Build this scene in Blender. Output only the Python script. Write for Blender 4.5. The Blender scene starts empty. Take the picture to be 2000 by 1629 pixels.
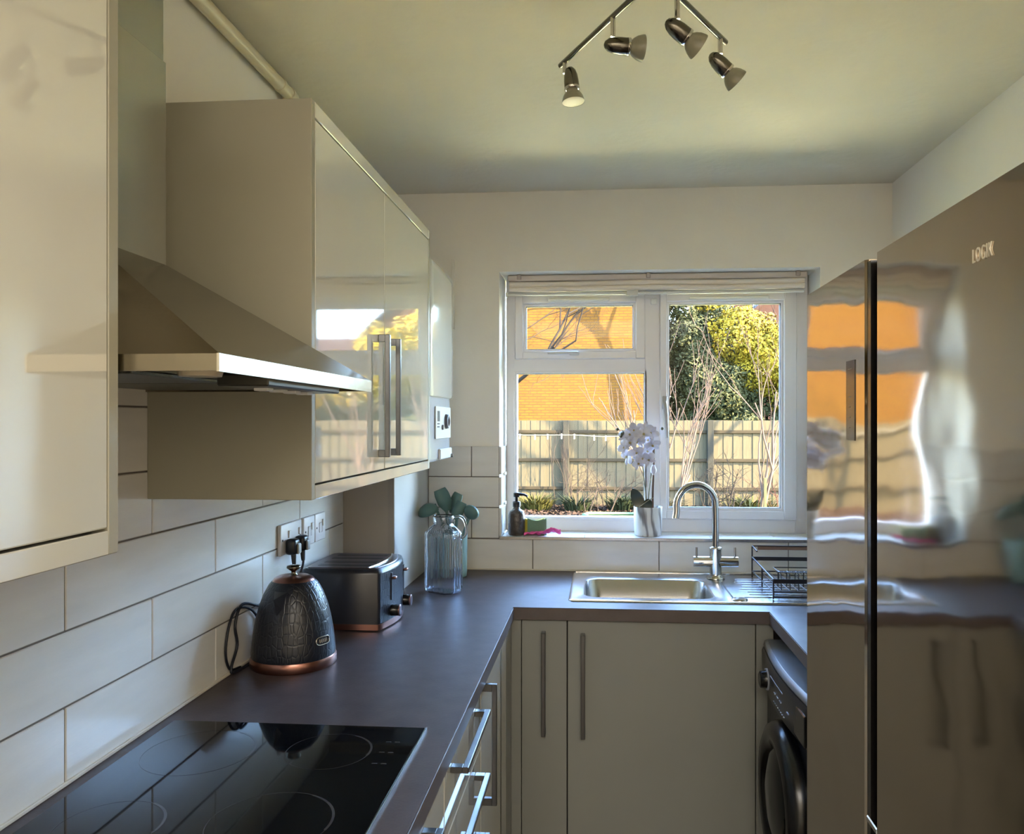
import bpy, bmesh, math, random
from mathutils import Vector, Matrix, noise
random.seed(4)
PI = math.pi
SC = bpy.context.scene
COL = SC.collection

# ---------------------------------------------------------------- camera
cam_d = bpy.data.cameras.new('camera')
cam = bpy.data.objects.new('camera', cam_d); COL.objects.link(cam)
cam.location = (0, 0, 1.49)
cam.rotation_euler = (PI/2, 0, 0.0779)
cam_d.sensor_width = 36
cam_d.lens = 1532.4*36/2000
cam_d.shift_x = -0.0261
cam_d.shift_y = 0.00575
cam_d.clip_start = 0.02; cam_d.clip_end = 400
SC.camera = cam
# ---------------------------------------------------------------- light
W = bpy.data.worlds.new('sky'); SC.world = W; W.use_nodes = True
nt = W.node_tree; bg = nt.nodes['Background']
sky = nt.nodes.new('ShaderNodeTexSky'); sky.sky_type = 'NISHITA'
sky.sun_disc = False; sky.sun_elevation = math.radians(30); sky.sun_rotation = math.radians(116)
sky.air_density = 1.0; sky.dust_density = 1.0; sky.ozone_density = 3.5
nt.links.new(sky.outputs[0], bg.inputs[0]); bg.inputs[1].default_value = 2.3
sun_d = bpy.data.lights.new('sun', 'SUN'); sun_d.energy = 36; sun_d.color = (1, .78, .45); sun_d.angle = math.radians(.6)
sun = bpy.data.objects.new('sun', sun_d); COL.objects.link(sun)
sun.rotation_euler = Vector((-.78, .38, -.5)).to_track_quat('-Z', 'Y').to_euler()
# unseen fill light added behind the camera to brighten the room
a_d = bpy.data.lights.new('fill_light', 'AREA'); a_d.energy = 14.5; a_d.color = (1, .94, .85); a_d.shape = 'RECTANGLE'; a_d.size = 1.5; a_d.size_y = 1.3
a = bpy.data.objects.new('fill_light', a_d); COL.objects.link(a); a.location = (.12, -1.0, 2.38)
VS = SC.view_settings
VS.view_transform = 'Standard'; VS.look = 'None'; VS.exposure = 2.2; VS.gamma = 1; VS.use_curve_mapping = False

# ---------------------------------------------------------------- materials
def lin(c):
    r = []
    for v in c:
        v = v/255
        r.append(v/12.92 if v <= .04045 else ((v+.055)/1.055)**2.4)
    return (*r, 1)
MATS = {}
class dkc(tuple): pass
def dk(c, k=.12):  # outdoor colours set darker than their own, to balance indoor and outdoor brightness
    k *= .34
    return dkc(255*(v if (v := ((c_/255)**2.2*k)**(1/2.2)) else 0) for c_ in c)
def mat(name, col, rough=.5, metal=0, var=0, vscale=8, bump=0, bscale=40, coat=0, spec=.5, stretch=(1,1,1), vcol=None, ior=1.5, bdist=.002, detail=4, aniso=0, trans=0):
    if name in MATS: return MATS[name]
    m = bpy.data.materials.new(name); m.use_nodes = True
    n = m.node_tree.nodes; l = m.node_tree.links; b = n['Principled BSDF']
    c = lin(col)
    if isinstance(col, dkc): spec = .08
    b.inputs['Base Color'].default_value = c
    b.inputs['Roughness'].default_value = rough
    b.inputs['Metallic'].default_value = metal
    b.inputs['IOR'].default_value = ior
    b.inputs['Specular IOR Level'].default_value = spec
    b.inputs['Coat Weight'].default_value = coat
    b.inputs['Coat Roughness'].default_value = .03
    b.inputs['Transmission Weight'].default_value = trans
    if aniso: b.inputs['Anisotropic'].default_value = aniso
    tc = n.new('ShaderNodeTexCoord'); mp = n.new('ShaderNodeMapping'); mp.inputs['Scale'].default_value = stretch
    l.new(tc.outputs['Object'], mp.inputs[0])
    if var or vcol:
        t = n.new('ShaderNodeTexNoise'); t.inputs['Scale'].default_value = vscale; t.inputs['Detail'].default_value = detail
        l.new(mp.outputs[0], t.inputs['Vector'])
        r = n.new('ShaderNodeValToRGB'); r.color_ramp.elements[0].position = .3; r.color_ramp.elements[1].position = .7
        if vcol: c0, c1 = c, lin(vcol)
        else:
            c0 = tuple(max(0, v*(1-var)) for v in c[:3])+(1,); c1 = tuple(min(1, v*(1+var)) for v in c[:3])+(1,)
        r.color_ramp.elements[0].color = c0; r.color_ramp.elements[1].color = c1
        l.new(t.outputs['Fac'], r.inputs[0]); l.new(r.outputs[0], b.inputs['Base Color'])
    if bump:
        t2 = n.new('ShaderNodeTexNoise'); t2.inputs['Scale'].default_value = bscale; t2.inputs['Detail'].default_value = detail
        l.new(mp.outputs[0], t2.inputs['Vector'])
        bp = n.new('ShaderNodeBump'); bp.inputs['Strength'].default_value = bump; bp.inputs['Distance'].default_value = bdist
        l.new(t2.outputs['Fac'], bp.inputs['Height']); l.new(bp.outputs[0], b.inputs['Normal'])
    MATS[name] = m
    return m

PAINT = mat('wall_paint', (234, 228, 216), .85, var=.03, vscale=3, bump=.25, bscale=90)
CEIL = mat('ceiling_paint', (220, 211, 190), .9, var=.04, vscale=2.5, bump=.5, bscale=25, bdist=.004)
GLOSSC = mat('cream_gloss', (210, 207, 193), .03, coat=1, ior=1.9, bump=.03, bscale=3, bdist=.004, detail=1)
PANEL = mat('cream_panel', (158, 153, 134), .45, bump=.05, bscale=200)
BASEC_SHADED = mat('cream_base_shaded', (138, 139, 134), .32, var=.03, vscale=3)  # same cream as the gloss doors, shade put into a greyer tone
GAPSHADE = mat('cabinet_gap_shade', (40, 38, 35), .8)  # dark sheet behind the doors, shade of their gaps put into colour
TILE = mat('wall_tile', (214, 210, 202), .22, var=.05, vscale=5, stretch=(1, 1, 5), bump=.08, bscale=60)
TILES_FLAT = mat('sill_tile', (222, 222, 220), .35, var=.04, vscale=5)
GROUT = mat('grout', (112, 104, 96), .9)
SEAL = mat('sealant', (205, 198, 182), .5)
TOP = mat('worktop_laminate', (72, 63, 64), .42, spec=.3, var=.18, vscale=22, bump=.3, bscale=160, bdist=.0008, detail=8)
TOPEDGE = mat('worktop_edge', (88, 78, 76), .4, var=.08, vscale=30)
HOB = mat('hob_glass', (6, 8, 12), .04, spec=.33)
HOBRING = mat('hob_print', (58, 58, 62), .25)
STEEL = mat('brushed_steel', (176, 172, 165), .24, 1, var=.04, vscale=12, stretch=(1, 1, 60), bump=.06, bscale=120)
HOODST = mat('hood_steel', (140, 132, 114), .2, 1, bump=.05, bscale=120, stretch=(1, 1, 40))
SINKST = mat('sink_steel', (188, 190, 194), .22, 1, bump=.15, bscale=200)
CHROME = mat('chrome', (206, 202, 196), .1, 1)
HANDLE = mat('handle_nickel', (112, 113, 114), .3, 1)
NICKEL = mat('dark_nickel', (112, 108, 98), .2, 1)
PVC = mat('window_pvc', (224, 220, 220), .28)
GASKET = mat('gasket', (58, 56, 60), .6)
BLIND = mat('blind_fabric', (232, 220, 206), .75, bump=.2, bscale=300)
WHITEPL = mat('white_plastic', (214, 212, 206), .35)
BOILW = mat('boiler_white', (206, 206, 200), .12, coat=.6, ior=1.7)
BOILG = mat('boiler_grey', (168, 170, 176), .25)
BLACKPL = mat('black_plastic', (22, 24, 30), .35)
BLACKGL = mat('black_gloss', (12, 13, 16), .22)
FR_BLK = mat('fridge_black', (16, 15, 15), .18)
CORD = mat('black_cord', (20, 24, 34), .5)
ROSE = mat('rose_gold', (150, 108, 96), .28, 1)
WASH = mat('washer_black', (30, 31, 36), .28)
WASHTOP_SHEEN = mat('washer_top_sheen', (128, 134, 144), .3)  # black lid made pale, window reflection put into its colour
BULB = mat('bulb_glass', (136, 132, 112), .35, var=.1, vscale=60)
BULBF = mat('bulb_face', (190, 176, 148), .4)
PIPE = mat('pipe_paint', (222, 210, 180), .3)
TEAL = mat('teal_silicone', (82, 112, 106), .5)
AQUA = mat('aqua_pot', (150, 186, 184), .3)
FLOORM = mat('floor_vinyl', (96, 84, 74), .5, var=.2, vscale=4, stretch=(8, 1, 1))

def fridge_mat():
    m = mat('fridge_steel', (190, 177, 160), .07, 1)
    n = m.node_tree.nodes; l = m.node_tree.links; b = n['Principled BSDF']
    tc = n.new('ShaderNodeTexCoord'); mp = n.new('ShaderNodeMapping'); mp.inputs['Scale'].default_value = (1, .8, 1.2)
    l.new(tc.outputs['Object'], mp.inputs[0])
    t = n.new('ShaderNodeTexNoise'); t.inputs['Scale'].default_value = 4.2; t.inputs['Detail'].default_value = 1.5
    l.new(mp.outputs[0], t.inputs['Vector'])
    bp = n.new('ShaderNodeBump'); bp.inputs['Strength'].default_value = 1; bp.inputs['Distance'].default_value = .004
    l.new(t.outputs['Fac'], bp.inputs['Height'])
    l.new(bp.outputs[0], b.inputs['Normal'])
    return m
FRIDGE = fridge_mat()

def honey_mat():
    m = mat('navy_enamel', (24, 28, 38), .32)
    n = m.node_tree.nodes; l = m.node_tree.links; b = n['Principled BSDF']
    tc = n.new('ShaderNodeTexCoord'); mp = n.new('ShaderNodeMapping'); mp.inputs['Scale'].default_value = (85, 85, 42)
    l.new(tc.outputs['Object'], mp.inputs[0])
    t = n.new('ShaderNodeTexVoronoi'); t.feature = 'DISTANCE_TO_EDGE'; t.inputs['Scale'].default_value = 1; t.inputs['Randomness'].default_value = .45
    l.new(mp.outputs[0], t.inputs['Vector'])
    r = n.new('ShaderNodeMapRange'); r.inputs['From Max'].default_value = .12
    l.new(t.outputs['Distance'], r.inputs['Value'])
    bp = n.new('ShaderNodeBump'); bp.inputs['Strength'].default_value = .4; bp.inputs['Distance'].default_value = .0010
    l.new(r.outputs[0], bp.inputs['Height']); l.new(bp.outputs[0], b.inputs['Normal'])
    return m
NAVY = honey_mat()
NAVYPLAIN = mat('navy_plain', (34, 38, 48), .3)

def glass_pane_mat():
    m = bpy.data.materials.new('pane_glass'); m.use_nodes = True
    n = m.node_tree.nodes; l = m.node_tree.links; n.clear()
    o = n.new('ShaderNodeOutputMaterial'); mx = n.new('ShaderNodeMixShader'); tr = n.new('ShaderNodeBsdfTransparent')
    gl = n.new('ShaderNodeBsdfGlossy'); gl.inputs['Roughness'].default_value = .01
    fr = n.new('ShaderNodeFresnel'); fr.inputs['IOR'].default_value = 1.14
    tr.inputs[0].default_value = (.97, .98, .97, 1)
    l.new(fr.outputs[0], mx.inputs[0]); l.new(tr.outputs[0], mx.inputs[1]); l.new(gl.outputs[0], mx.inputs[2]); l.new(mx.outputs[0], o.inputs[0])
    return m
PANE = glass_pane_mat()
JUG = mat('jug_glass', (236, 242, 250), .02, trans=1, ior=1.45)

def marble_mat():
    m = mat('marble', (206, 204, 198), .3)
    n = m.node_tree.nodes; l = m.node_tree.links; b = n['Principled BSDF']
    tc = n.new('ShaderNodeTexCoord'); w = n.new('ShaderNodeTexWave'); w.inputs['Scale'].default_value = 9; w.inputs['Distortion'].default_value = 9
    w.inputs['Detail'].default_value = 3; w.bands_direction = 'DIAGONAL'
    mp = n.new('ShaderNodeMapping'); mp.inputs['Scale'].default_value = (1.4, 1.4, .35)
    l.new(tc.outputs['Object'], mp.inputs[0]); l.new(mp.outputs[0], w.inputs['Vector'])
    r = n.new('ShaderNodeValToRGB'); r.color_ramp.elements[0].color = lin((128, 122, 118)); r.color_ramp.elements[1].color = lin((216, 214, 208)); r.color_ramp.elements[1].position = .35
    l.new(w.outputs[0], r.inputs[0]); l.new(r.outputs[0], b.inputs['Base Color'])
    return m
MARBLE = marble_mat()

def brick_mat(name, c1, c2, cm, scale, rot=0):
    m = mat(name, c1, .9)
    n = m.node_tree.nodes; l = m.node_tree.links; b = n['Principled BSDF']
    tc = n.new('ShaderNodeTexCoord'); mp = n.new('ShaderNodeMapping'); mp.inputs['Rotation'].default_value = (PI/2, 0, rot)
    l.new(tc.outputs['Object'], mp.inputs[0])
    t = n.new('ShaderNodeTexBrick'); t.inputs['Scale'].default_value = 1; t.inputs['Brick Width'].default_value = .225; t.inputs['Row Height'].default_value = .075
    t.inputs['Mortar Size'].default_value = .008
    t.inputs['Color1'].default_value = lin(c1); t.inputs['Color2'].default_value = lin(c2); t.inputs['Mortar'].default_value = lin(cm)
    l.new(mp.outputs[0], t.inputs['Vector']); l.new(t.outputs['Color'], b.inputs['Base Color'])
    bp = n.new('ShaderNodeBump'); bp.invert = True; bp.inputs['Distance'].default_value = .01
    l.new(t.outputs['Fac'], bp.inputs['Height']); l.new(bp.outputs[0], b.inputs['Normal'])
    return m
BRICK = brick_mat('orange_brick', dk((238, 160, 26)), dk((226, 140, 24)), dk((170, 112, 52)), 1)
REDBRICK = brick_mat('red_brick', dk((150, 84, 62)), dk((136, 74, 58)), dk((140, 118, 104)), 1)
ROOFM = mat('red_roof', dk((132, 82, 66)), .8, var=.15, vscale=20)
BOARD = mat('fence_board', dk((172, 153, 110), .165), .85, var=.12, vscale=6, stretch=(8, 8, 1))
BOARD2 = mat('fence_rail', dk((112, 92, 56)), .85, var=.12, vscale=6)
POST = mat('fence_post', dk((104, 98, 78)), .9)
BARK = mat('twig_bark', dk((134, 108, 88)), .9, var=.2, vscale=9)
TWIG = mat('pale_twig', dk((176, 138, 116), .24), .9)
BARKD = mat('dark_bark', dk((88, 72, 58)), .9)
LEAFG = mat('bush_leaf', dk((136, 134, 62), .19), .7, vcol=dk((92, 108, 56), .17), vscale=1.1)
LEAF_SUN = mat('bush_leaf_sunlit', dk((224, 186, 30), .42), .7, vcol=dk((186, 164, 36), .34), vscale=1.4)  # sunlit copy of the bush leaf, the sun's yellow put into the colour
GRASS = mat('lawn_grass', (70, 74, 30), .9, var=.3, vscale=5)
SOIL = mat('soil_litter', dk((128, 92, 70)), .95, vcol=dk((88, 74, 56)), vscale=9)
LITTER = mat('leaf_litter', dk((164, 106, 78)), .9, vcol=dk((136, 110, 76)), vscale=14)

# ---------------------------------------------------------------- geometry helpers
class MB:
    def __init__(s): s.v = []; s.f = []; s.sm = []
    def add(s, v, f, smooth=False):
        k = len(s.v); s.v += [tuple(p) for p in v]; s.f += [tuple(i+k for i in q) for q in f]; s.sm += [smooth]*len(f); return s
    def box(s, x0, x1, y0, y1, z0, z1, bev=0, seg=1):
        if bev <= 0:
            v = [(x0,y0,z0),(x1,y0,z0),(x1,y1,z0),(x0,y1,z0),(x0,y0,z1),(x1,y0,z1),(x1,y1,z1),(x0,y1,z1)]
            return s.add(v, [(0,3,2,1),(4,5,6,7),(0,1,5,4),(1,2,6,5),(2,3,7,6),(3,0,4,7)])
        bm = bmesh.new(); bmesh.ops.create_cube(bm, size=1)
        for q in bm.verts: q.co = Vector(((x0+x1)/2+q.co.x*(x1-x0), (y0+y1)/2+q.co.y*(y1-y0), (z0+z1)/2+q.co.z*(z1-z0)))
        bmesh.ops.bevel(bm, geom=bm.edges[:], offset=bev, segments=seg, affect='EDGES', profile=.5)
        bm.verts.index_update(); s.add([q.co for q in bm.verts], [[q.index for q in f.verts] for f in bm.faces], seg > 1); bm.free(); return s
    def loft(s, loops, cap0=True, cap1=True, smooth=True, closed=True):
        n = len(loops[0]); v = [p for L in loops for p in L]; f = []
        for i in range(len(loops)-1):
            for j in range(n if closed else n-1):
                a = i*n+j; b = i*n+(j+1) % n; f.append((a, b, b+n, a+n))
        s.add(v, f, smooth)
        if cap0: s.add(loops[0], [tuple(range(n))[::-1]])
        if cap1: s.add(loops[-1], [tuple(range(n))])
        return s
    def tube(s, pts, r, n=8, cap=True):
        pts = [Vector(p) for p in pts]; R = r if isinstance(r, (list, tuple)) else [r]*len(pts)
        loops = []; up = None
        for i, p in enumerate(pts):
            t = (pts[min(i+1, len(pts)-1)]-pts[max(i-1, 0)])
            if t.length < 1e-9: t = Vector((0,0,1))
            t.normalize()
            if up is None: up = t.orthogonal().normalized()
            up = (up-t*up.dot(t)); up = up.normalized() if up.length > 1e-6 else t.orthogonal().normalized()
            w = t.cross(up)
            loops.append([p+(up*math.cos(2*PI*k/n)+w*math.sin(2*PI*k/n))*R[i] for k in range(n)])
        return s.loft(loops, cap, cap)
    def lathe(s, prof, c=(0,0,0), n=32, cap0=True, cap1=True, M=None):
        loops = []
        for r, z in prof:
            L = [Vector((r*math.cos(2*PI*k/n), r*math.sin(2*PI*k/n), z)) for k in range(n)]
            if M is not None: L = [M @ p for p in L]
            loops.append([p+Vector(c) for p in L])
        return s.loft(loops, cap0, cap1)
    def prism(s, poly, axis, a0, a1, smooth=False):
        def P(u, w, a): return {'x': (a, u, w), 'y': (u, a, w), 'z': (u, w, a)}[axis]
        L0 = [P(u, w, a0) for u, w in poly]; L1 = [P(u, w, a1) for u, w in poly]
        return s.loft([L0, L1], True, True, smooth)

def finish(me):
    bm = bmesh.new(); bm.from_mesh(me); bmesh.ops.recalc_face_normals(bm, faces=bm.faces[:]); bm.to_mesh(me); bm.free()
def obj(name, mb, m, parent=None, off=None, fix=True, weld=0):
    me = bpy.data.meshes.new(name)
    o0 = off if off is not None else (parent.get('_o') if parent is not None else None)
    v = mb.v
    if o0 is not None: v = [(p[0]-o0[0], p[1]-o0[1], p[2]-o0[2]) for p in v]
    me.from_pydata(v, [], mb.f)
    me.polygons.foreach_set('use_smooth', mb.sm)
    if weld:
        bm = bmesh.new(); bm.from_mesh(me); bmesh.ops.remove_doubles(bm, verts=bm.verts[:], dist=weld); bm.to_mesh(me); bm.free()
    if fix: finish(me)
    me.materials.append(m)
    o = bpy.data.objects.new(name, me); COL.objects.link(o)
    if parent is not None: o.parent = parent
    if o0 is not None: o['_o'] = list(o0)
    return o
def tag(o, label=None, cat=None, group=None, kind=None):
    if label: o['label'] = label
    if cat: o['category'] = cat
    if group: o['group'] = group
    if kind: o['kind'] = kind
    return o
def thing(name, label, cat, loc=(0,0,0), group=None, world=True):
    o = bpy.data.objects.new(name, None); COL.objects.link(o); o.empty_display_size = .05
    o.location = loc; o['_o'] = list(loc) if world else [0, 0, 0]
    return tag(o, label, cat, group)
def solo(name, mb, m, label, cat, group=None, loc=None, kind=None):
    o = obj(name, mb, m, None, loc)
    if loc is not None: o.location = loc
    return tag(o, label, cat, group, kind)
def structure(name, mb, m, parent=None):
    o = obj(name, mb, m, parent)
    if parent is None: o['kind'] = 'structure'
    return o
def copytree(o, parent=None):
    c = o.copy(); COL.objects.link(c)
    if parent is not None: c.parent = parent
    for ch in [q for q in o.children]: copytree(ch, c)
    return c

# ---------------------------------------------------------------- room shell
XL, XR, YB, ZC = -.862, 1.11, 3.083, 2.403
YR = -1.75
WX0, WX1, WZ0, WZ1 = -.397, .842, 1.038, 2.088       # window recess
YO = 3.42
structure('floor', MB().box(XL-.15, XR+.15, YR-.15, YO, -.1, 0), FLOORM)
structure('ceiling', MB().box(XL-.15, XR+.15, YR-.15, YO+.02, ZC, ZC+.25), CEIL)
wl = structure('wall_left', MB().box(XL-.15, XL, YR, YB, 0, ZC), PAINT)
structure('wall_right', MB().box(XR, XR+.15, YR, YB, 0, ZC), PAINT)
structure('wall_rear', MB().box(XL-.15, XR+.15, YR-.15, YR, 0, ZC), PAINT)
wb = MB()
wb.box(XL-.15, WX0, YB, YO, 0, ZC); wb.box(WX1, XR+.15, YB, YO, 0, ZC)
wb.box(WX0, WX1, YB, YO, 0, WZ0-.008); wb.box(WX0, WX1, YB, YO, WZ1, ZC)
wb = structure('wall_back', wb, PAINT)
structure('grout', MB().box(XL, -.857, -.3, 2.56, .905, 1.64), GROUT, wl)
g = MB().box(-.68, WX0, 3.078, YB, .905, 1.397); g.box(WX0, XR, 3.078, YB, .905, WZ0-.006); g.box(WX1, XR, 3.078, YB, WZ0-.006, 1.397)
structure('grout', g, GROUT, wb)
TR = [.912, 1.034, 1.1555, 1.277, 1.3985, 1.52, 1.6415]
JL = .492; GP = .0016
def tile_box(a, b, z0, z1, wall):
    if b-a < .012: return
    m = MB()
    if wall == 'l': m.box(-.857, -.853, a+GP, b-GP, z0+GP, z1-GP, .0014)
    elif wall == 'b': m.box(a+GP, b-GP, 3.074, 3.078, z0+GP, z1-GP, .0014)
    elif wall == 'r': m.box(WX0-.0005, WX0+.009, a+GP, b-GP, z0+GP, z1-GP, .0014)
    elif wall == 'rr': m.box(WX1-.009, WX1+.0005, a+GP, b-GP, z0+GP, z1-GP, .0014)
    elif wall == 's': m.box(a+GP, b-GP, z0+GP, z1-GP, WZ0-.008, WZ0+.004, .0014)
    obj('tile', m, TILES_FLAT if wall == 's' else TILE, wl if wall == 'l' else wb)
for i in range(6):
    y = 1.193-JL*4 if i % 2 == 0 else 1.438-JL*4
    while y < 2.56:
        tile_box(max(y, -.3), min(y+JL, 2.56), TR[i], TR[i+1], 'l'); y += JL
for i in range(4):
    x = -.2635-JL*2 if i % 2 == 0 else -.507-JL
    if i == 1: x = -.507-JL
    if i == 2: x = -.2635-JL*2
    if i == 3: x = -.507-JL
    lim = WX0 if i > 0 else XR
    while x < lim:
        tile_box(max(x, -.68), min(x+JL, lim), TR[i], min(TR[i+1], WZ0-.006) if i == 0 else TR[i+1], 'b'); x += JL
    if i > 0: tile_box(WX1, XR, TR[i], TR[i+1], 'b')
for i in range(1, 4):
    tile_box(3.074, 3.25, TR[i]+.008, TR[i+1], 'r'); tile_box(3.074, 3.25, TR[i]+.008, TR[i+1], 'rr')
for a, b in ((WX0+.009, -.06), (-.06, .432), (.432, WX1-.009)): tile_box(a, b, 3.072, 3.142, 's')
for a, b in ((WX0+.009, .19), (.19, .682), (.682, WX1-.009)): tile_box(a, b, 3.142, 3.25, 's')
structure('trim_1', MB().box(WX0+.002, WX1, 3.068, 3.0735, WZ0-.007, WZ0+.0045, .001), STEEL)
# silicone seal along the worktop
structure('trim_2', MB().box(-.8535, -.848, -.3, 2.558, .9102, .9165, .001), SEAL)
structure('trim_3', MB().box(-.67, XR, 3.067, 3.0745, .9102, .916, .001), SEAL)
# boxed-in pipes in the corner
bx = MB().box(XL, -.682, 2.565, YB-.004, .911, 1.355)
bx = structure('trim_4', bx, mat('boxing_paint', (196, 194, 188), .45))
structure('front_panel', MB().box(-.853, -.68, 2.555, 2.565, .911, 1.352, .001), mat('boxing_board', (168, 160, 148), .5), bx)
structure('corner_strip', MB().box(-.70, -.679, 2.551, 2.556, .911, 1.352), mat('boxing_strip', (158, 152, 142), .4), bx)

# ---------------------------------------------------------------- window
FY0, FY1 = 3.245, 3.305
win = bpy.data.objects.new('window_1', None); COL.objects.link(win); win.location = (.22, FY0, WZ0); win['_o'] = [.22, FY0, WZ0]; win['kind'] = 'structure'
def ring(x0, x1, z0, z1, w, y0, y1, bev=.004):
    ws = w if isinstance(w, tuple) else (w,)*4      # left right bottom top
    m = MB()
    m.box(x0, x0+ws[0], y0, y1, z0, z1, bev); m.box(x1-ws[1], x1, y0, y1, z0, z1, bev)
    m.box(x0+ws[0]-.004, x1-ws[1]+.004, y0+.0004, y1, z0, z0+ws[2], bev); m.box(x0+ws[0]-.004, x1-ws[1]+.004, y0+.0004, y1, z1-ws[3], z1, bev)
    return m
fx0, fx1 = WX0+.008, WX1-.004
fm = ring(fx0, fx1, WZ0+.003, WZ1, (.044, .052, .0595, .062), FY0, FY1)
fm.box(.1825, .2455, FY0-.002, FY1-.002, WZ0+.04, WZ1-.05, .003)
fm.box(fx0+.03, .2, FY0-.001, FY1-.001, 1.697, 1.757, .003)
obj('frame', fm, PVC, win)
def sash(x0, x1, z0, z1, w, gx0, gx1, gz0, gz1, name='sash', step=True):
    if step:
        o = obj(name, ring(x0, x1, z0, z1, (gx0-x0-.010, x1-gx1-.010, gz0-z0-.010, z1-gz1-.010), FY0-.014, FY1-.02), PVC, win)
    else: o = win
    obj('bead', ring(gx0-.012, gx1+.012, gz0-.012, gz1+.012, .0115, FY0-.002, FY0+.03, .003), PVC, o)
    obj('gasket', ring(gx0-.002, gx1+.002, gz0-.002, gz1+.002, .003, FY0+.004, FY0+.03, 0), GASKET, o)
    obj('pane', MB().box(gx0-.004, gx1+.004, FY0+.018, FY0+.022, gz0-.004, gz1+.004), PANE, o)
    return o
s1 = sash(-.352, .185, 1.753, 2.03, 0, -.306, .135, 1.796, 1.973)
s2 = sash(.243, .792, 1.097, 2.03, 0, .283, .730, 1.144, 1.975)
sash(0, 0, 0, 0, 0, -.348, .181, 1.099, 1.694, step=False)
h = MB().box(-.125, -.085, FY0-.026, FY0-.013, 1.768, 1.785, .004, 2)
h.box(-.215, -.09, FY0-.036, FY0-.024, 1.772, 1.783, .004, 2)
obj('handle', h, WHITEPL, s1)
h = MB().box(.252, .273, FY0-.028, FY0-.013, 1.545, 1.60, .005, 2)
h.tube([(.262, FY0-.03, 1.575), (.263, FY0-.046, 1.56), (.266, FY0-.05, 1.50), (.27, FY0-.048, 1.43)], [.008, .009, .009, .007], 8)
obj('handle', h, mat('window_lever', (176, 172, 170), .3), s2)
obj('trickle_vent', MB().box(-.215, .04, FY0-.024, FY0-.014, 1.990, 2.004, .003), WHITEPL, s1)
obj('trickle_vent', MB().box(.36, .68, FY0-.024, FY0-.014, 1.990, 2.004, .003), WHITEPL, s2)
obj('hinge_clip', MB().box(.207, .232, FY0-.018, FY0-.001, 1.975, 1.997, .002), WHITEPL, win)

# folded blind
bl = thing('window_blind', 'cream fabric blind gathered up at the head of the window', 'blind', (.22, 3.17, 2.07))
obj('head_rail', MB().box(-.372, .812, 3.150, 3.185, 2.062, 2.086, .004), mat('blind_rail', (204, 190, 178), .4), bl)
for z, r, y in ((2.050, .012, 3.163), (2.030, .011, 3.160)):
    obj('fabric_fold', MB().loft([[(x, y+1.2*r*math.cos(2*PI*k/12), z+r*math.sin(2*PI*k/12)+.0015*math.sin(x*9)) for k in range(12)] for x in [-.366+i*.0389 for i in range(31)]]), BLIND, bl)
obj('bottom_bar', MB().box(-.374, .80, 3.152, 3.165, 2.004, 2.014, .002), WHITEPL, bl)
obj('pull_tab', MB().box(.105, .152, 3.146, 3.151, 1.995, 2.020, .003), WHITEPL, bl)
for x in (-.325, .192, .775): obj('bracket', MB().box(x-.009, x+.009, 3.142, 3.150, 2.066, 2.088, .003), mat('blind_bracket', (176, 160, 148), .4), bl)
obj('end_cap', MB().box(-.380, -.372, 3.15, 3.168, 1.998, 2.018, .002), WHITEPL, bl)

# ---------------------------------------------------------------- worktop (one U of laminate)
wt = thing('worktop', 'dark brown stone-effect worktop running round three sides of the kitchen', 'worktop', (0, 2.6, .872))
T0, T1 = .872, .91
XE, XE2, YW = -.272, .519, 2.456
m = MB()
BX0, BX1, BY0, BY1 = -.066, .392, 2.60, 2.93
m.box(-.853, XE, -.3, 3.074, T0, T1, 0)
m.box(XE, BX0, YW, 3.074, T0, T1, 0); m.box(BX1, XR, YW, 3.074, T0, T1, 0)
m.box(BX0, BX1, YW, BY0, T0, T1, 0); m.box(BX0, BX1, BY1, 3.074, T0, T1, 0)
m.box(XE2, XR, 1.902, YW, T0, T1, 0)
obj('top', m, TOP, wt)
e = MB().box(XE-.001, XE+.0015, -.3, YW, T0-.0005, T1-.002, .0005); e.box(XE, XE2, YW-.0015, YW+.001, T0-.0005, T1-.002, .0005); e.box(XE2-.0015, XE2+.001, 1.902, YW, T0-.0005, T1-.002, .0005)
obj('front_edge', e, TOPEDGE, wt)

# ---------------------------------------------------------------- D-bar handles
def dbar(axis, c, length, fx, out, t=.012, dirn=1):
    """axis 'z' or 'h' (horizontal); on a face at fx; c=(other coord, centre)"""
    m = MB()
    return m
def handle_x(y, z0, z1, fx, out=.031, t=.012, name='handle', parent=None, mt=HANDLE, horiz=None):
    m = MB(); b = .0012
    if horiz is None:
        m.box(fx+out-t, fx+out, y-t/2, y+t/2, z0, z1, b)
        m.box(fx, fx+out-t+.001, y-t/2, y+t/2, z0, z0+.018, b); m.box(fx, fx+out-t+.001, y-t/2, y+t/2, z1-.018, z1, b)
    else:
        y0, y1 = horiz
        m.box(fx+out-t, fx+out, y0, y1, z0, z0+t, b)
        m.box(fx, fx+out-t+.001, y0, y0+.018, z0, z0+t, b); m.box(fx, fx+out-t+.001, y1-.018, y1, z0, z0+t, b)
    return obj(name, m, mt, parent)
def handle_y(x, z0, z1, fy, parent, out=.031, t=.0125):
    m = MB(); b = .0012
    m.box(x-t/2, x+t/2, fy-out, fy-out+t, z0, z1, b)
    m.box(x-t/2, x+t/2, fy-out+t-.001, fy, z0, z0+.018, b); m.box(x-t/2, x+t/2, fy-out+t-.001, fy, z1-.018, z1, b)
    return obj('handle', m, HANDLE, parent)

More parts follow.
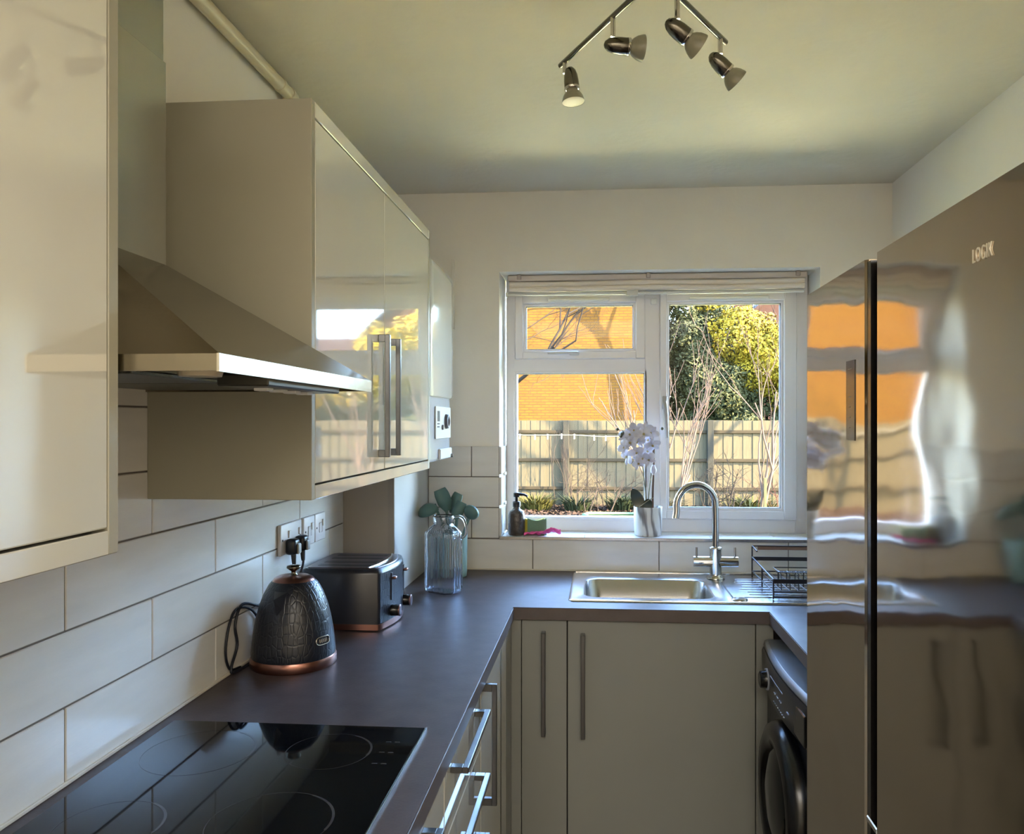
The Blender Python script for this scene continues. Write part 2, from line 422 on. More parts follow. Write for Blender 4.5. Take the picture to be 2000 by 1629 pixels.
# ---------------------------------------------------------------- wall cabinets
def wall_cab(loc, label, y0, y1, gaps, handles):
    t = thing('wall_cabinet', label, 'cabinet', loc)
    zb, zt = 1.346, 2.094
    obj('carcass', MB().box(-.853, -.556, y0+.018, y1-.018, zb+.03, zt-.02), PANEL, t)
    obj('end_panel', MB().box(-.853, -.534, y0, y0+.018, zb, zt, .0012), PANEL, t)
    obj('end_panel', MB().box(-.853, -.534, y1-.018, y1, zb, zt, .0012), PANEL, t)
    obj('cornice', MB().box(-.853, -.5335, y0+.018, y1-.018, 2.064, zt, .0012), GLOSSC, t)
    obj('light_rail', MB().box(-.58, -.5335, y0+.018, y1-.018, zb, 1.3725, .0012), GLOSSC, t)
    obj('gap_shade_sheet', MB().box(-.556, -.5535, y0+.018, y1-.018, 1.3725, 2.064), GAPSHADE, t)
    ed = [y0+.018]+gaps+[y1-.018]
    ds = []
    for a, b in zip(ed, ed[1:]):
        ds.append(obj('door', MB().box(-.552, -.534, a+.0018, b-.0018, 1.3755, 2.061, .0015), GLOSSC, t))
    for k, y in handles:
        handle_x(y, 1.407, 1.704, -.534, .028, .012, 'handle', ds[k])
    return t
wall_cab((-.7, 1.92, 1.346), 'glossy cream double-door wall cabinet hung above kettle and toaster', 1.420, 2.432, [1.915], [(0, 1.866), (1, 1.967)])
wall_cab((-.7, .3, 1.346), 'glossy cream wall cabinet nearest the camera, left of the cooker hood', -.19, .834, [.31], [])

# ---------------------------------------------------------------- cooker hood
hd = thing('cooker_hood', 'stainless steel pyramid cooker hood with chimney above black hob', 'cooker hood', (-.7, 1.13, 1.55))
hx0, hx1, hy0, hy1, hz0, hz1 = -.853, -.42, .838, 1.418, 1.548, 1.567
cx0, cx1, cy0, cy1, cz = -.853, -.706, 1.03, 1.23, 1.7475
L = lambda x0, x1, y0, y1, z: [(x0, y0, z), (x1, y0, z), (x1, y1, z), (x0, y1, z)]
m = MB().loft([L(hx0, hx1, hy0, hy1, hz1), L(cx0, cx1, cy0, cy1, cz)], False, False, smooth=False)
obj('canopy', m, HOODST, hd)
m = MB(); th = .003
m.box(hx1-th, hx1, hy0, hy1, hz0-.001, hz1+.0005)
obj('side_rim', MB().box(hx0, hx1-th, hy0, hy0+th, hz0, hz1), HOODST, hd); obj('side_rim', MB().box(hx0, hx1-th, hy1-th, hy1, hz0, hz1), HOODST, hd)
rim = obj('rim', m, mat('hood_rim', (200, 194, 176), .16, 1, bump=.1, bscale=150, stretch=(1, 1, 40)), hd)
m = MB().box(hx0, hx1-.004, hy0+.004, hy1-.004, hz0+.006, hz0+.009)
obj('underside', m, HOODST, hd)
for y0 in (.90, 1.135):
    f = obj('filter', MB().box(-.81, -.56, y0, y0+.225, hz0+.001, hz0+.006, .001), mat('filter_mesh', (110, 108, 100), .4, 1, bump=.8, bscale=500), hd)
cp = obj('control_panel', MB().box(-.50, -.43, .99, 1.27, hz0-.010, hz0+.006, .002), mat('control_panel', (70, 68, 60), .35, .6), hd)
for k in range(4): obj('button', MB().box(-.475, -.455, 1.045+k*.05, 1.065+k*.05, hz0-.014, hz0-.009, .001), WHITEPL, cp)
for y in (.93, 1.33): obj('lamp_cover', MB().lathe([(.025, hz0-.001), (.027, hz0+.006)], (-.49, y, 0), 20), BULBF, hd)
obj('chimney', MB().box(cx0, cx1, cy0, cy1, cz-.002, 2.078, .0015), mat('chimney_steel', (176, 174, 164), .2, 1, bump=.04, bscale=120, stretch=(1, 1, 30)), hd)
obj('chimney_sleeve', MB().box(cx0, cx1-.003, cy0+.003, cy1-.003, 2.07, ZC-.002, .001), mat('chimney_steel2', (168, 170, 164), .22, 1), hd)
obj('screw', MB().lathe([(.003, 0), (.003, .003)], (0, 0, 0), 10, M=Matrix.Translation((cx1-.006, cy1+.002, cz+.004))@Matrix.Rotation(PI/2, 4, 'X')), GASKET, hd)

# ---------------------------------------------------------------- heating pipe at the ceiling
pp = thing('ceiling_pipe', 'cream painted pipe running along the top of the left wall', 'pipe', (-.838, 1.2, 2.372))
obj('pipe', MB().tube([(-.836, -.6, 2.376), (-.836, 1, 2.376), (-.836, 2.06, 2.376)], .0165, 16), PIPE, pp)
obj('elbow', MB().tube([(-.836, 2.05, 2.376), (-.836, 2.075, 2.374), (-.836, 2.085, 2.36), (-.836, 2.088, 2.32)], .0195, 16), PIPE, pp)
obj('clip', MB().lathe([(.0185, 0), (.0185, .014)], (-.836, 1.99, 2.376), 20, M=Matrix.Rotation(-PI/2, 4, 'X')), PIPE, pp)

# ---------------------------------------------------------------- boiler
bo = thing('wall_boiler', 'white wall-hung boiler with rounded front beyond the wall cabinet', 'boiler', (-.7, 2.65, 1.36))
def plan(x0, xf, y0, y1, bulge, z, rnd=.02, n=14):
    pts = [(x0, y0, z)]
    for k in range(n+1):
        t = k/n; y = y0+(y1-y0)*t; e = min(t, 1-t)*(y1-y0)
        x = xf-bulge*(1-math.sin(PI*t))-(rnd*(1-math.sqrt(max(0, 1-(1-min(1, e/rnd))**2))) if e < rnd else 0)
        pts.append((x, y, z))
    pts.append((x0, y1, z)); return pts
by0, by1 = 2.437, 2.85
cov = MB().loft([plan(-.853, -.533, by0, by1, .006, 1.577, .02), plan(-.853, -.530, by0, by1, .006, 1.583), plan(-.853, -.530, by0, by1, .006, 1.99), plan(-.853, -.533, by0, by1, .006, 2.012), plan(-.853, -.545, by0+.008, by1-.008, .01, 2.024)])
obj('cover', cov, BOILW, bo)
lw = MB().loft([plan(-.853, -.548, by0+.004, by1-.01, .004, 1.362), plan(-.853, -.541, by0+.003, by1-.01, .004, 1.375), plan(-.853, -.541, by0+.003, by1-.01, .004, 1.577)])
obj('lower_casing', lw, BOILG, bo)
cpn = obj('control_panel', MB().box(-.541, -.5375, 2.545, 2.80, 1.437, 1.545, .001), WHITEPL, bo)
obj('display', MB().box(-.538, -.5365, 2.57, 2.605, 1.495, 1.53), mat('lcd', (60, 66, 62), .3), cpn)
for z in (1.475, 1.485): obj('button', MB().box(-.538, -.536, 2.57, 2.60, z, z+.004), BLACKPL, cpn)
obj('dial', MB().lathe([(.026, 0), (.024, .01), (.017, .012), (.016, .006)], (-.5378, 2.71, 1.495), 24, M=Matrix.Rotation(PI/2, 4, 'Y')), mat('dial_grey', (96, 98, 104), .35), cpn)
obj('dial', MB().lathe([(.009, 0), (.008, .006)], (-.5378, 2.645, 1.475), 16, M=Matrix.Rotation(PI/2, 4, 'Y')), mat('dial_grey', (96, 98, 104), .35), cpn)
obj('flap', MB().box(-.543, -.533, 2.60, 2.80, 1.366, 1.402, .003), WHITEPL, bo)
obj('catch', MB().lathe([(.007, 0), (.006, .008)], (-.534, 2.785, 1.373), 14, M=Matrix.Rotation(PI/2, 4, 'Y')), mat('dial_grey', (96, 98, 104), .35), bo)
# thin casing strip on the back wall next to the boiler
structure('trim_5', MB().box(-.585, -.575, 3.072, YB, 1.86, 2.14, .001), PAINT)

# ---------------------------------------------------------------- base cabinets, left run (faces +X)
FX = -.281
def base_left(loc, label, y0, y1):
    t = thing('base_cabinet', label, 'cabinet', loc)
    obj('carcass', MB().box(-.853, FX-.021, y0, y1, .12, .8715), BASEC_SHADED, t)
    obj('gap_shade_sheet', MB().box(FX-.021, FX-.0185, y0, y1, .12, .8715), GAPSHADE, t)
    obj('plinth', MB().box(-.8, FX-.06, y0, y1, 0, .12), PANEL, t)
    return t
BX_BLUE = BASEC_SHADED
t = base_left((-.55, 1.1, 0), 'cream base cabinet under the hob, horizontal handle on its front', .80, 1.401)
d = obj('drawer', MB().box(FX-.018, FX, .803, 1.399, .728, .868, .0012), GLOSSC, t)
handle_x(0, .832, 0, FX, .034, .012, 'handle', d, HANDLE, (.93, 1.236))
obj('door', MB().box(FX-.018, FX, .803, 1.399, .13, .724, .0012), GLOSSC, t)
t = base_left((-.55, 1.62, 0), 'cream drawer unit with stacked horizontal bar handles, right of the hob', 1.4015, 1.838)
for z0, z1 in ((.728, .868), (.593, .724), (.458, .589), (.13, .454)):
    d = obj('drawer', MB().box(FX-.018, FX, 1.4045, 1.835, z0, z1, .0012), GLOSSC, t)
    handle_x(0, z1-.039, 0, FX, .034, .012, 'handle', d, HANDLE, (1.462, 1.765))
t = base_left((-.55, 2.1, 0), 'cream base cabinet with upright handle beside the inner corner', 1.8385, 2.34)
d = obj('door', MB().box(FX-.018, FX, 1.8415, 2.337, .13, .868, .0012), GLOSSC, t)
handle_x(1.874, .57, .862, FX, .034, .012, 'handle', d)
t = thing('corner_post', 'plain cream corner filler post where the left and sink runs meet', 'panel', (-.29, 2.45, 0))
obj('post', MB().box(-.36, FX, 2.3405, 2.54, .12, .8715, .001), BASEC_SHADED, t)
obj('return_panel', MB().box(FX, -.2495, 2.476, 2.494, .12, .8715, .001), BASEC_SHADED, t)

# ---------------------------------------------------------------- base cabinets under the sink (face the camera)
def base_back(loc, label, x0, x1, hx, z0h, z1h):
    t = thing('base_cabinet', label, 'cabinet', loc)
    obj('carcass', MB().box(x0, x1, 2.498, 2.52, .12, .8715), GAPSHADE, t)
    obj('side_panel', MB().box(x0, x0+.016, 2.52, 3.07, .12, .8715), BASEC_SHADED, t)
    obj('side_panel', MB().box(x1-.016, x1, 2.52, 3.07, .12, .8715), BASEC_SHADED, t)
    obj('plinth', MB().box(x0, x1, 2.54, 2.556, 0, .12), PANEL, t)
    d = obj('door', MB().box(x0+.0015, x1-.0015, 2.476, 2.494, .13, .866, .0012), BASEC_SHADED, t)
    handle_y(hx, z0h, z1h, 2.476, d)
base_back((-.175, 2.6, 0), 'narrow cream base cabinet with upright handle, left of the sink cabinet', -.2485, -.1035, -.177, .508, .832)
base_back((.19, 2.6, 0), 'wide cream base cabinet under the sink with upright handle at left', -.103, .481, -.053, .503, .828)
solo('filler_panel', MB().box(.4825, .535, 2.476, 2.494, .12, .8715, .001), BASEC_SHADED, 'slim cream filler panel between sink cabinet and washing machine', 'panel', loc=(.51, 2.48, .12))

# ---------------------------------------------------------------- washing machine
wm = thing('washing_machine', 'black front-loading washing machine under the right-hand worktop', 'washing machine', (.8, 2.17, 0))
wy0, wy1 = 1.905, 2.468
def wplan(x, z, bul=.018):
    n = 14
    return [(1.08, wy0, z)]+[(x-bul*math.sin(PI*k/n), wy0+(wy1-wy0)*k/n, z) for k in range(n+1)]+[(1.08, wy1, z)]
obj('body', MB().loft([wplan(.515, .02, 0), wplan(.515, .80, 0)]), WASH, wm)
obj('lid', MB().loft([wplan(.508, .80), wplan(.503, .806), wplan(.506, .818), wplan(.515, .822)]), WASHTOP_SHEEN, wm)
pan = obj('control_panel', MB().loft([wplan(.508, .69, .012), wplan(.500, .70), wplan(.498, .79), wplan(.503, .80)]), WASH, wm)
R = Matrix.Rotation(-PI/2, 4, 'Y')
obj('dial', MB().lathe([(.026, 0), (.024, .02), (.019, .022)], (.484, 2.325, .745), 24, M=R), BLACKGL, pan)
obj('dial_ring', MB().lathe([(.031, -.002), (.031, .003), (.0265, .0032)], (.484, 2.325, .745), 24, M=R), mat('panel_print', (150, 156, 170), .5), pan)
obj('dispenser_drawer', MB().box(.4885, .495, 1.925, 2.04, .705, .785, .004), BLACKGL, pan)
obj('printed_line', MB().box(.4795, .4825, 2.12, 2.265, .772, .7745), mat('panel_print', (150, 156, 170), .5), pan)
PP = mat('panel_print', (150, 156, 170), .5)
for y in (2.135, 2.167, 2.199, 2.05): obj('indicator', MB().box(.479, .482, y, y+.018, .742, .745), PP, pan)
for k in range(8): obj('printed_mark', MB().box(.4795, .4825, 2.10+k*.017, 2.108+k*.017, .716, .7175), PP, pan)
C = (.512, 2.17, .465)
dr = obj('porthole_door', MB().lathe([(.208, 0), (.208, .022), (.198, .040), (.175, .050), (.150, .046), (.142, .030)], C, 48, M=R), BLACKGL, wm)
obj('door_glass', MB().lathe([(.143, .028), (.12, .042), (.07, .052), (.0, .055)], C, 40, cap1=False, M=R), mat('porthole_glass', (10, 16, 18), .08, spec=.3), dr)
obj('door_catch', MB().box(.468, .482, 2.335, 2.36, .47, .54, .004), BLACKGL, dr)

# ---------------------------------------------------------------- fridge freezer
fr = thing('fridge_freezer', 'tall brushed steel side-by-side fridge freezer reflecting the window', 'fridge', (.8, 1.4, 0))
fy0, fyg0, fyg1, fy1 = .93, 1.428, 1.482, 1.896
obj('body', MB().box(.56, 1.105, fy0, fy1, .03, 1.775, .003), mat('fridge_side', (96, 90, 84), .4, .6), fr)
def fdoor(y0, y1, g0, g1):
    m = MB(); a, b = (y0, y1)
    # plan polygon with handle bevel on the gap side
    P = [(.558, y0), (.492, y0), (.486, y0+.006), (.486, y1-.006), (.492, y1), (.558, y1)]
    return m.prism(P, 'z', .05, 1.79)
dn = obj('door', fdoor(fy0, fyg0, 0, 0), FRIDGE, fr)
df = obj('door', fdoor(fyg1, fy1, 0, 0), FRIDGE, fr)
ch = obj('handle_channel', MB().prism([(.556, fyg0), (.528, fyg0), (.520, fyg1-.022), (.489, fyg1-.018), (.489, fyg1), (.556, fyg1)], 'z', .06, 1.785), FR_BLK, fr)
obj('channel_reflection', MB().box(.513, .519, fyg0+.001, fyg1-.02, 1.40, 1.775), mat('reflection_steel', (120, 110, 98), .12, 1), ch)  # added strip standing in for the outdoor reflection in the upper channel
obj('channel_end', MB().box(.487, .52, fyg0, fyg1, .76, .772, .002), CHROME, ch)
dp = obj('touch_display', MB().box(.4845, .487, 1.541, 1.592, 1.456, 1.611), FR_BLK, df)
for y0, y1, z in ((1.555, 1.578, 1.594), (1.56, 1.572, 1.48), (1.56, 1.572, 1.50), (1.56, 1.572, 1.52), (1.56, 1.572, 1.54)):
    obj('printed_mark', MB().box(.4838, .4848, y0, y1, z, z+.0013), mat('display_print', (120, 116, 108), .5), dp)
cu = bpy.data.curves.new('t', 'FONT'); cu.body = 'LOGIK'; cu.size = .026; cu.extrude = .0008; cu.space_character = 1.15; cu.offset = 0
to = bpy.data.objects.new('t', cu); COL.objects.link(to)
bpy.context.view_layer.update()
me = bpy.data.meshes.new_from_object(to.evaluated_get(bpy.context.evaluated_depsgraph_get()))
COL.objects.unlink(to)
lg = bpy.data.objects.new('lettering', me); COL.objects.link(lg); me.materials.clear(); me.materials.append(mat('letter_silver', (232, 222, 200), .35, .2))
for v in me.vertices: v.co = Vector((-v.co.z, -v.co.x*.62, v.co.y))      # faces -X, reads towards -Y
lg.parent = dn; lg.location = Vector((.4850, 1.066, 1.698))-Vector(dn['_o'])
lg['label'] = 'silver raised lettering LOGIK'

# ---------------------------------------------------------------- hob
hb = thing('hob', 'black ceramic glass hob set in the left worktop', 'hob', (-.575, 1.17, .91))
obj('glass', MB().box(-.823, -.3275, .875, 1.462, .9103, .914, .0015), HOB, hb)
def flatring(cx, cy, r, w, z=.91415, a0=0, a1=2*PI, n=48):
    m = MB(); v = []; f = []
    for k in range(n+1):
        a = a0+(a1-a0)*k/n
        v += [(cx+(r-w)*math.cos(a), cy+(r-w)*math.sin(a), z), (cx+r*math.cos(a), cy+r*math.sin(a), z)]
    for k in range(n): f.append((2*k, 2*k+1, 2*k+3, 2*k+2))
    return m.add(v, f)
for cx, cy, r in ((-.475, 1.345, .075), (-.70, 1.325, .095), (-.475, 1.10, .09), (-.70, 1.07, .075)):
    q = flatring(cx, cy, r, .0012); f2 = flatring(cx, cy, r+.0005, .004, .9142, -.2, 1.2, 20); q.add(f2.v, f2.f)
    obj('cooking_zone', q, HOBRING, hb)
m = MB()
for k in range(6): obj('touch_mark', MB().box(-.385+(k % 2)*.016, -.376+(k % 2)*.016, 1.30+(k//2)*.045, 1.303+(k//2)*.045, .9141, .9143), HOBRING, hb)
obj('steel_edge', MB().box(-.3275, -.3262, .875, 1.462, .9103, .9148), STEEL, hb)

# ---------------------------------------------------------------- sink
def rrect(x0, x1, y0, y1, r, z, n=6):
    P = []
    for cx, cy, a in ((x1-r, y1-r, 0), (x0+r, y1-r, 90), (x0+r, y0+r, 180), (x1-r, y0+r, 270)):
        for k in range(n+1):
            t = math.radians(a+90*k/n); P.append((cx+r*math.cos(t), cy+r*math.sin(t), z))
    return P
sk = thing('inset_sink', 'stainless steel inset sink with drainer below the window', 'sink', (.3, 2.8, .91))
sx0, sx1, sy0, sy1 = -.103, .86, 2.547, 3.045
b = MB()
b.loft([rrect(sx0, .44, sy0, sy1, .02, .9103), rrect(sx0+.002, .44, sy0+.002, sy1-.002, .02, .9135), rrect(sx0+.012, .43, sy0+.012, sy1-.012, .03, .9125),
        rrect(-.058, .384, 2.608, 2.925, .06, .9118), rrect(-.052, .378, 2.614, 2.919, .056, .908), rrect(-.046, .372, 2.620, 2.912, .055, .80), rrect(-.03, .356, 2.636, 2.896, .055, .765), rrect(.10, .22, 2.74, 2.80, .03, .758)], False, True)
obj('bowl', b, SINKST, sk)
dr = MB().box(.43, sx1, sy0, sy1, .9103, .9128, .001)
drn = obj('drainer', dr, SINKST, sk)
for k in range(8):
    y = 2.64+k*.042
    obj('drainer_ridge', MB().tube([(.475+.03*abs(math.sin(k)), y, .9122), (.60, y+.002, .9132), (.84, y, .9135)], .0032, 6), SINKST, drn)
obj('raised_lip', MB().tube([(sx0+.01, sy0+.006, .9135), (sx1-.01, sy0+.006, .9135)], .0035, 8), CHROME, sk)
obj('raised_lip', MB().tube([(sx0+.01, sy1-.006, .9135), (sx1-.01, sy1-.006, .9135)], .0035, 8), CHROME, sk)
obj('tap_hole_cap', MB().lathe([(.026, .9125), (.0255, .9165), (.021, .9185)], (.454, 2.60, 0), 28), CHROME, sk)
obj('waste', MB().lathe([(.04, .7585), (.038, .7615), (.02, .7605)], (.16, 2.77, 0), 24), CHROME, sk)

tp = thing('mixer_tap', 'chrome swan-neck mixer tap with two short levers behind the sink', 'tap', (.428, 2.955, .914))
tx, ty = .428, 2.955
obj('body', MB().lathe([(.034, .9135), (.034, .918), (.0235, .922), (.0225, .93), (.0225, 1.018), (.0235, 1.022), (.0235, 1.028), (.014, 1.031)], (tx, ty, 0), 28), CHROME, tp)
sp = [(tx, ty, 1.025), (tx, ty, 1.10), (tx-.001, ty, 1.17)]
rr = .074
for k in range(1, 15):
    a = k*PI*1.06/14
    sp.append((tx-rr+rr*math.cos(a), ty-.25*(rr-rr*math.cos(a)), 1.182+rr*1.08*math.sin(a)))
sp.append((sp[-1][0]-.004, sp[-1][1]-.004, sp[-1][2]-.028))
obj('spout', MB().tube(sp, .0125, 16), CHROME, tp)
v = MB().lathe([(.019, -.082), (.0195, -.08), (.0195, .08), (.019, .082)], (tx, ty, .975), 24, M=Matrix.Rotation(PI/2, 4, 'Y'))
obj('cross_bar', v, CHROME, tp)
for sgn in (-1, 1):
    obj('lever', MB().tube([(tx+sgn*.070, ty-.002, .985), (tx+sgn*.070, ty-.002, 1.028)], .0042, 10), CHROME, tp)

# ---------------------------------------------------------------- dish rack
rk = thing('dish_rack', 'black wire dish drainer rack standing on the sink drainer', 'dish rack', (.7, 2.8, .914))
RB = mat('rack_black', (26, 24, 30), .4)
rx0, rx1, ry0, ry1 = .565, .84, 2.615, 2.975
lw = .0028
m = MB()
obj('flat_band', MB().box(rx0, rx1, ry0-.001, ry0+.001, .966, .980), RB, rk); obj('flat_band', MB().box(rx0, rx1, ry1-.001, ry1+.001, .978, .992), RB, rk)
m = MB()
for a, b in (((rx0, ry0, .978), (rx0, ry1, .990)), ((rx1, ry0, .978), (rx1, ry1, .990)), ((rx0, ry0, .938), (rx0, ry1, .938)), ((rx1, ry0, .938), (rx1, ry1, .938)),
             ((rx0, ry0, .938), (rx1, ry0, .938)), ((rx0, ry1, .938), (rx1, ry1, .938)), ((rx0, ry0, .922), (rx1, ry0, .922))): m.tube([a, b], lw, 6)
for x, y, zt in ((rx0, ry0, .978), (rx1, ry0, .978), (rx0, ry1, 1.03), (rx1, ry1, 1.03), (rx0, (ry0+ry1)/2, .984)): m.tube([(x, y, .9145), (x, y, zt)], lw, 6)
m.tube([(rx0, ry1-.09, 1.026), (rx0, ry1, 1.032), (rx1, ry1, 1.032), (rx1, ry1-.09, 1.026)], lw, 6)
obj('frame', m, RB, rk)
obj('wooden_grip', MB().box(rx0+.02, rx1-.02, ry1-.0025, ry1+.0025, 1.018, 1.030, .001), mat('grip_wood', (120, 92, 78), .6), rk)
m = MB()
for k in range(9):
    x = rx0+.03+k*.028
    m.tube([(x, ry0, .938), (x+.003, ry0+.17, .934), (x, ry1, .938)], .0018, 5)
    obj('plate_prong', MB().tube([(x, ry0+.02, .936), (x, ry0+.025, .992), (x+.004, ry0+.085, .992), (x+.004, ry0+.09, .936)], .0019, 5), RB, rk)
obj('floor_wires', m, RB, rk)
ct = MB(); z = 1.0
ct.tube([(rx0+.02, ry0+.012, .975), (rx0+.02, ry0+.012, z), (rx1-.02, ry0+.012, z)], .002, 5); ct.tube([(rx0+.02, ry0+.012, z), (rx0+.02, ry0+.10, z), (rx1-.02, ry0+.10, z)], .002, 5)
obj('cutlery_rail', ct, RB, rk)

# ---------------------------------------------------------------- kettle
kx, ky = -.738, 1.845
kt = thing('kettle', 'dark dome-shaped kettle with rose gold base and lid in front of toaster', 'kettle', (kx, ky, .91))
prof = [(.0975, .934), (.0985, .940), (.0965, .965), (.0925, .995), (.087, 1.025), (.079, 1.055), (.069, 1.082), (.058, 1.102), (.050, 1.111)]
obj('body', MB().lathe(prof, (kx, ky, 0), 48), NAVY, kt)
obj('base_ring', MB().lathe([(.099, .9105), (.101, .914), (.101, .929), (.0985, .934)], (kx, ky, 0), 48), ROSE, kt)
obj('lid', MB().lathe([(.0500, 1.110), (.046, 1.116), (.036, 1.121), (.012, 1.1235)], (kx, ky, 0), 32), ROSE, kt)
obj('lid_knob', MB().lathe([(.011, 1.122), (.006, 1.127), (.006, 1.132), (.017, 1.140), (.016, 1.145), (.008, 1.147)], (kx, ky, 0), 20), NICKEL, kt)
# pouring beak towards the camera
sd = Vector((-.10, -1, 0)).normalized(); sw = Vector((sd.y, -sd.x, 0))
v = []
def kp(r, z, w): p = Vector((kx, ky, 0))+sd*r+sw*w; return (p.x, p.y, z)
v = [kp(.050, 1.098, -.022), kp(.096, 1.083, -.0), kp(.050, 1.098, .022), kp(.080, 1.035, 0), kp(.070, 1.045, -.015), kp(.070, 1.045, .015)]
obj('spout', MB().add(v, [(0, 1, 2), (0, 4, 1), (4, 3, 1), (2, 1, 5), (5, 1, 3), (0, 2, 5, 3, 4)]), NAVYPLAIN, kt)
hpts = [(kx-.37*d_, ky+.93*d_, z_) for d_, z_ in ((.052, 1.098), (.085, 1.106), (.118, 1.085), (.122, 1.03), (.105, .975), (.088, .965))]
obj('handle', MB().tube(hpts, [.008, .010, .011, .011, .010, .008], 10), BLACKPL, kt)
# badge, a rounded rectangle rim on the right flank
def kpt(a, z, off=0):
    r = .0988
    for (r0, z0), (r1, z1) in zip(prof, prof[1:]):
        if z0 <= z <= z1: r = r0+(r1-r0)*(z-z0)/(z1-z0)
    return (kx+(r+off)*math.cos(a), ky+(r+off)*math.sin(a), z)
bp = []
for k in range(25):
    t = 2*PI*k/24; cu_ = math.copysign(abs(math.cos(t))**.5, math.cos(t)); su_ = math.copysign(abs(math.sin(t))**.7, math.sin(t))
    bp.append(kpt(-.42+.22*cu_, .977+.009*su_, .0012))
bd = obj('badge', MB().tube(bp, .0014, 6), CHROME, kt)
m = MB()
for k in range(5): m.tube([kpt(-.53+k*.055, .973, .001), kpt(-.53+k*.055, .981, .001)], .0013, 5)
obj('badge_mark', m, CHROME, bd)

# ---------------------------------------------------------------- toaster
tx0, tx1, ty0, ty1 = -.838, -.605, 2.135, 2.405
ts = thing('toaster', 'dark four-slice toaster with rose gold trim between kettle and boxed corner', 'toaster', (-.71, 2.27, .91))
def tplan(z, inset=0, bul=.022):
    n = 12; x0, x1, y0, y1 = tx0+inset, tx1-inset, ty0+inset, ty1-inset
    P = [(x0+.012, y0, z), (x1-.012, y0, z)]
    for k in range(n+1):
        t = k/n; P.append((x1-.006+bul*math.sin(PI*t), y0+.006+(y1-y0-.012)*t, z))
    P += [(x1-.012, y1, z), (x0+.012, y1, z), (x0, y1-.012, z), (x0, y0+.012, z)]
    return P
obj('shell', MB().loft([tplan(.930), tplan(.936), tplan(1.068), tplan(1.078, .003), tplan(1.082, .008)]), mat('toaster_shell', (34, 36, 44), .3), ts)
obj('patterned_front', MB().loft([[(x+.002, y, z) for x, y, z in tplan(.932)[2:15]] for z in (0,)]+[[(x+.002, y, 1.07) for x, y, z in tplan(.932)[2:15]]], False, False, closed=False), NAVY, ts)
obj('base_trim', MB().loft([tplan(.914, -.002), tplan(.930, -.002)]), ROSE, ts)
obj('foot', MB().lathe([(.008, .9103), (.008, .915)], (-.655, 2.165, 0), 12), ROSE, ts)
obj('top_plate', MB().loft([tplan(1.082, .012), tplan(1.0845, .014)]), mat('toaster_top', (96, 84, 88), .3, .8), ts)
for k in range(4):
    y = 2.175+k*.052+(.012 if k > 1 else 0)
    obj('bread_slot', MB().box(-.80, -.645, y, y+.026, 1.0845, 1.0850), BLACKPL, ts)
obj('rear_rim', MB().tube([(-.645, 2.15, 1.0845), (-.632, 2.20, 1.0855), (-.626, 2.27, 1.086), (-.632, 2.34, 1.0855), (-.645, 2.39, 1.0845)], .003, 8), CHROME, ts)
for y in (2.205, 2.335):
    xf = tx1-.006+.022*math.sin(PI*(y-ty0)/(ty1-ty0))+.002
    obj('lever_slot', MB().box(xf-.004, xf+.0012, y-.006, y+.006, .985, 1.062), BLACKPL, ts)
    obj('lever', MB().box(xf, xf+.014, y-.009, y+.009, 1.044, 1.052, .003, 2), ROSE, ts)
    kn = obj('browning_knob', MB().lathe([(.0165, -.002), (.0155, .022), (.0135, .023)], (xf, y, .955), 20, M=Matrix.Rotation(PI/2, 4, 'Y')), BLACKGL, ts)
    obj('knob_face', MB().lathe([(.0165, .021), (.0165, .0245), (.012, .0250)], (xf, y, .955), 20, M=Matrix.Rotation(PI/2, 4, 'Y')), mat('knob_face', (110, 84, 84), .3, .8), kn)

# ---------------------------------------------------------------- sockets, plugs and cords
def plate(y0, y1, label, n, name='double_socket'):
    t = thing(name, label, 'socket', (-.85, (y0+y1)/2, 1.137))
    obj('plate', MB().box(-.8528, -.842, y0, y1, 1.135, 1.218, .003, 2), mat('socket_white', (206, 200, 196), .4), t)
    for k in range(n):
        yc = y0+(y1-y0)*(k+.5)/n
        if n == 1: obj('outlet', MB().box(-.8425, -.841, yc-.012, yc+.012, 1.16, 1.19, .002), mat('socket_white2', (190, 184, 182), .4), t)
        obj('switch', MB().box(-.8425, -.838, yc+.012, yc+.024, 1.178, 1.198, .001), WHITEPL, t)
        obj('screw', MB().lathe([(.003, 0), (.003, .001)], (-.842, y0+.012 if k == 0 else y1-.012, 1.176), 8, M=Matrix.Rotation(PI/2, 4, 'Y')), BLACKPL, t)
    return t
plate(2.017, 2.163, 'white double wall socket above kettle with two black plugs in it', 2)
plate(2.180, 2.266, 'white single wall plate, middle of the three on tiled wall', 1, 'wall_switch')
plate(2.270, 2.356, 'white single wall plate closest to the boxed corner', 1, 'wall_switch')
def plug(y, label, cord):
    t = thing('plug', label, 'plug', (-.84, y, 1.15), 'plugs in the double socket')
    obj('plug_body', MB().box(-.8415, -.812, y-.02, y+.018, 1.135, 1.178, .009, 3), BLACKPL, t)
    obj('plug_face', MB().box(-.813, -.806, y-.012, y+.012, 1.137, 1.165, .004, 2), mat('plug_face', (150, 144, 134), .5), t)
    obj('cord_grip', MB().tube([(-.824, y-.002, 1.14), (-.822, y-.004, 1.115), (-.821, y-.005, 1.108)], [.0075, .006, .005], 10), BLACKPL, t)
    obj('cord', MB().tube(cord, .0034, 8), CORD, t)
def smooth_pts(P, n=6):
    P = [Vector(p) for p in P]; P = [P[0]]+P+[P[-1]]; out = []
    for i in range(1, len(P)-2):
        for k in range(n):
            t = k/n; a, b, c, d = P[i-1:i+3]
            out.append(.5*((2*b)+(c-a)*t+(2*a-5*b+4*c-d)*t*t+(3*b-a-3*c+d)*t*t*t))
    out.append(P[-2]); return out
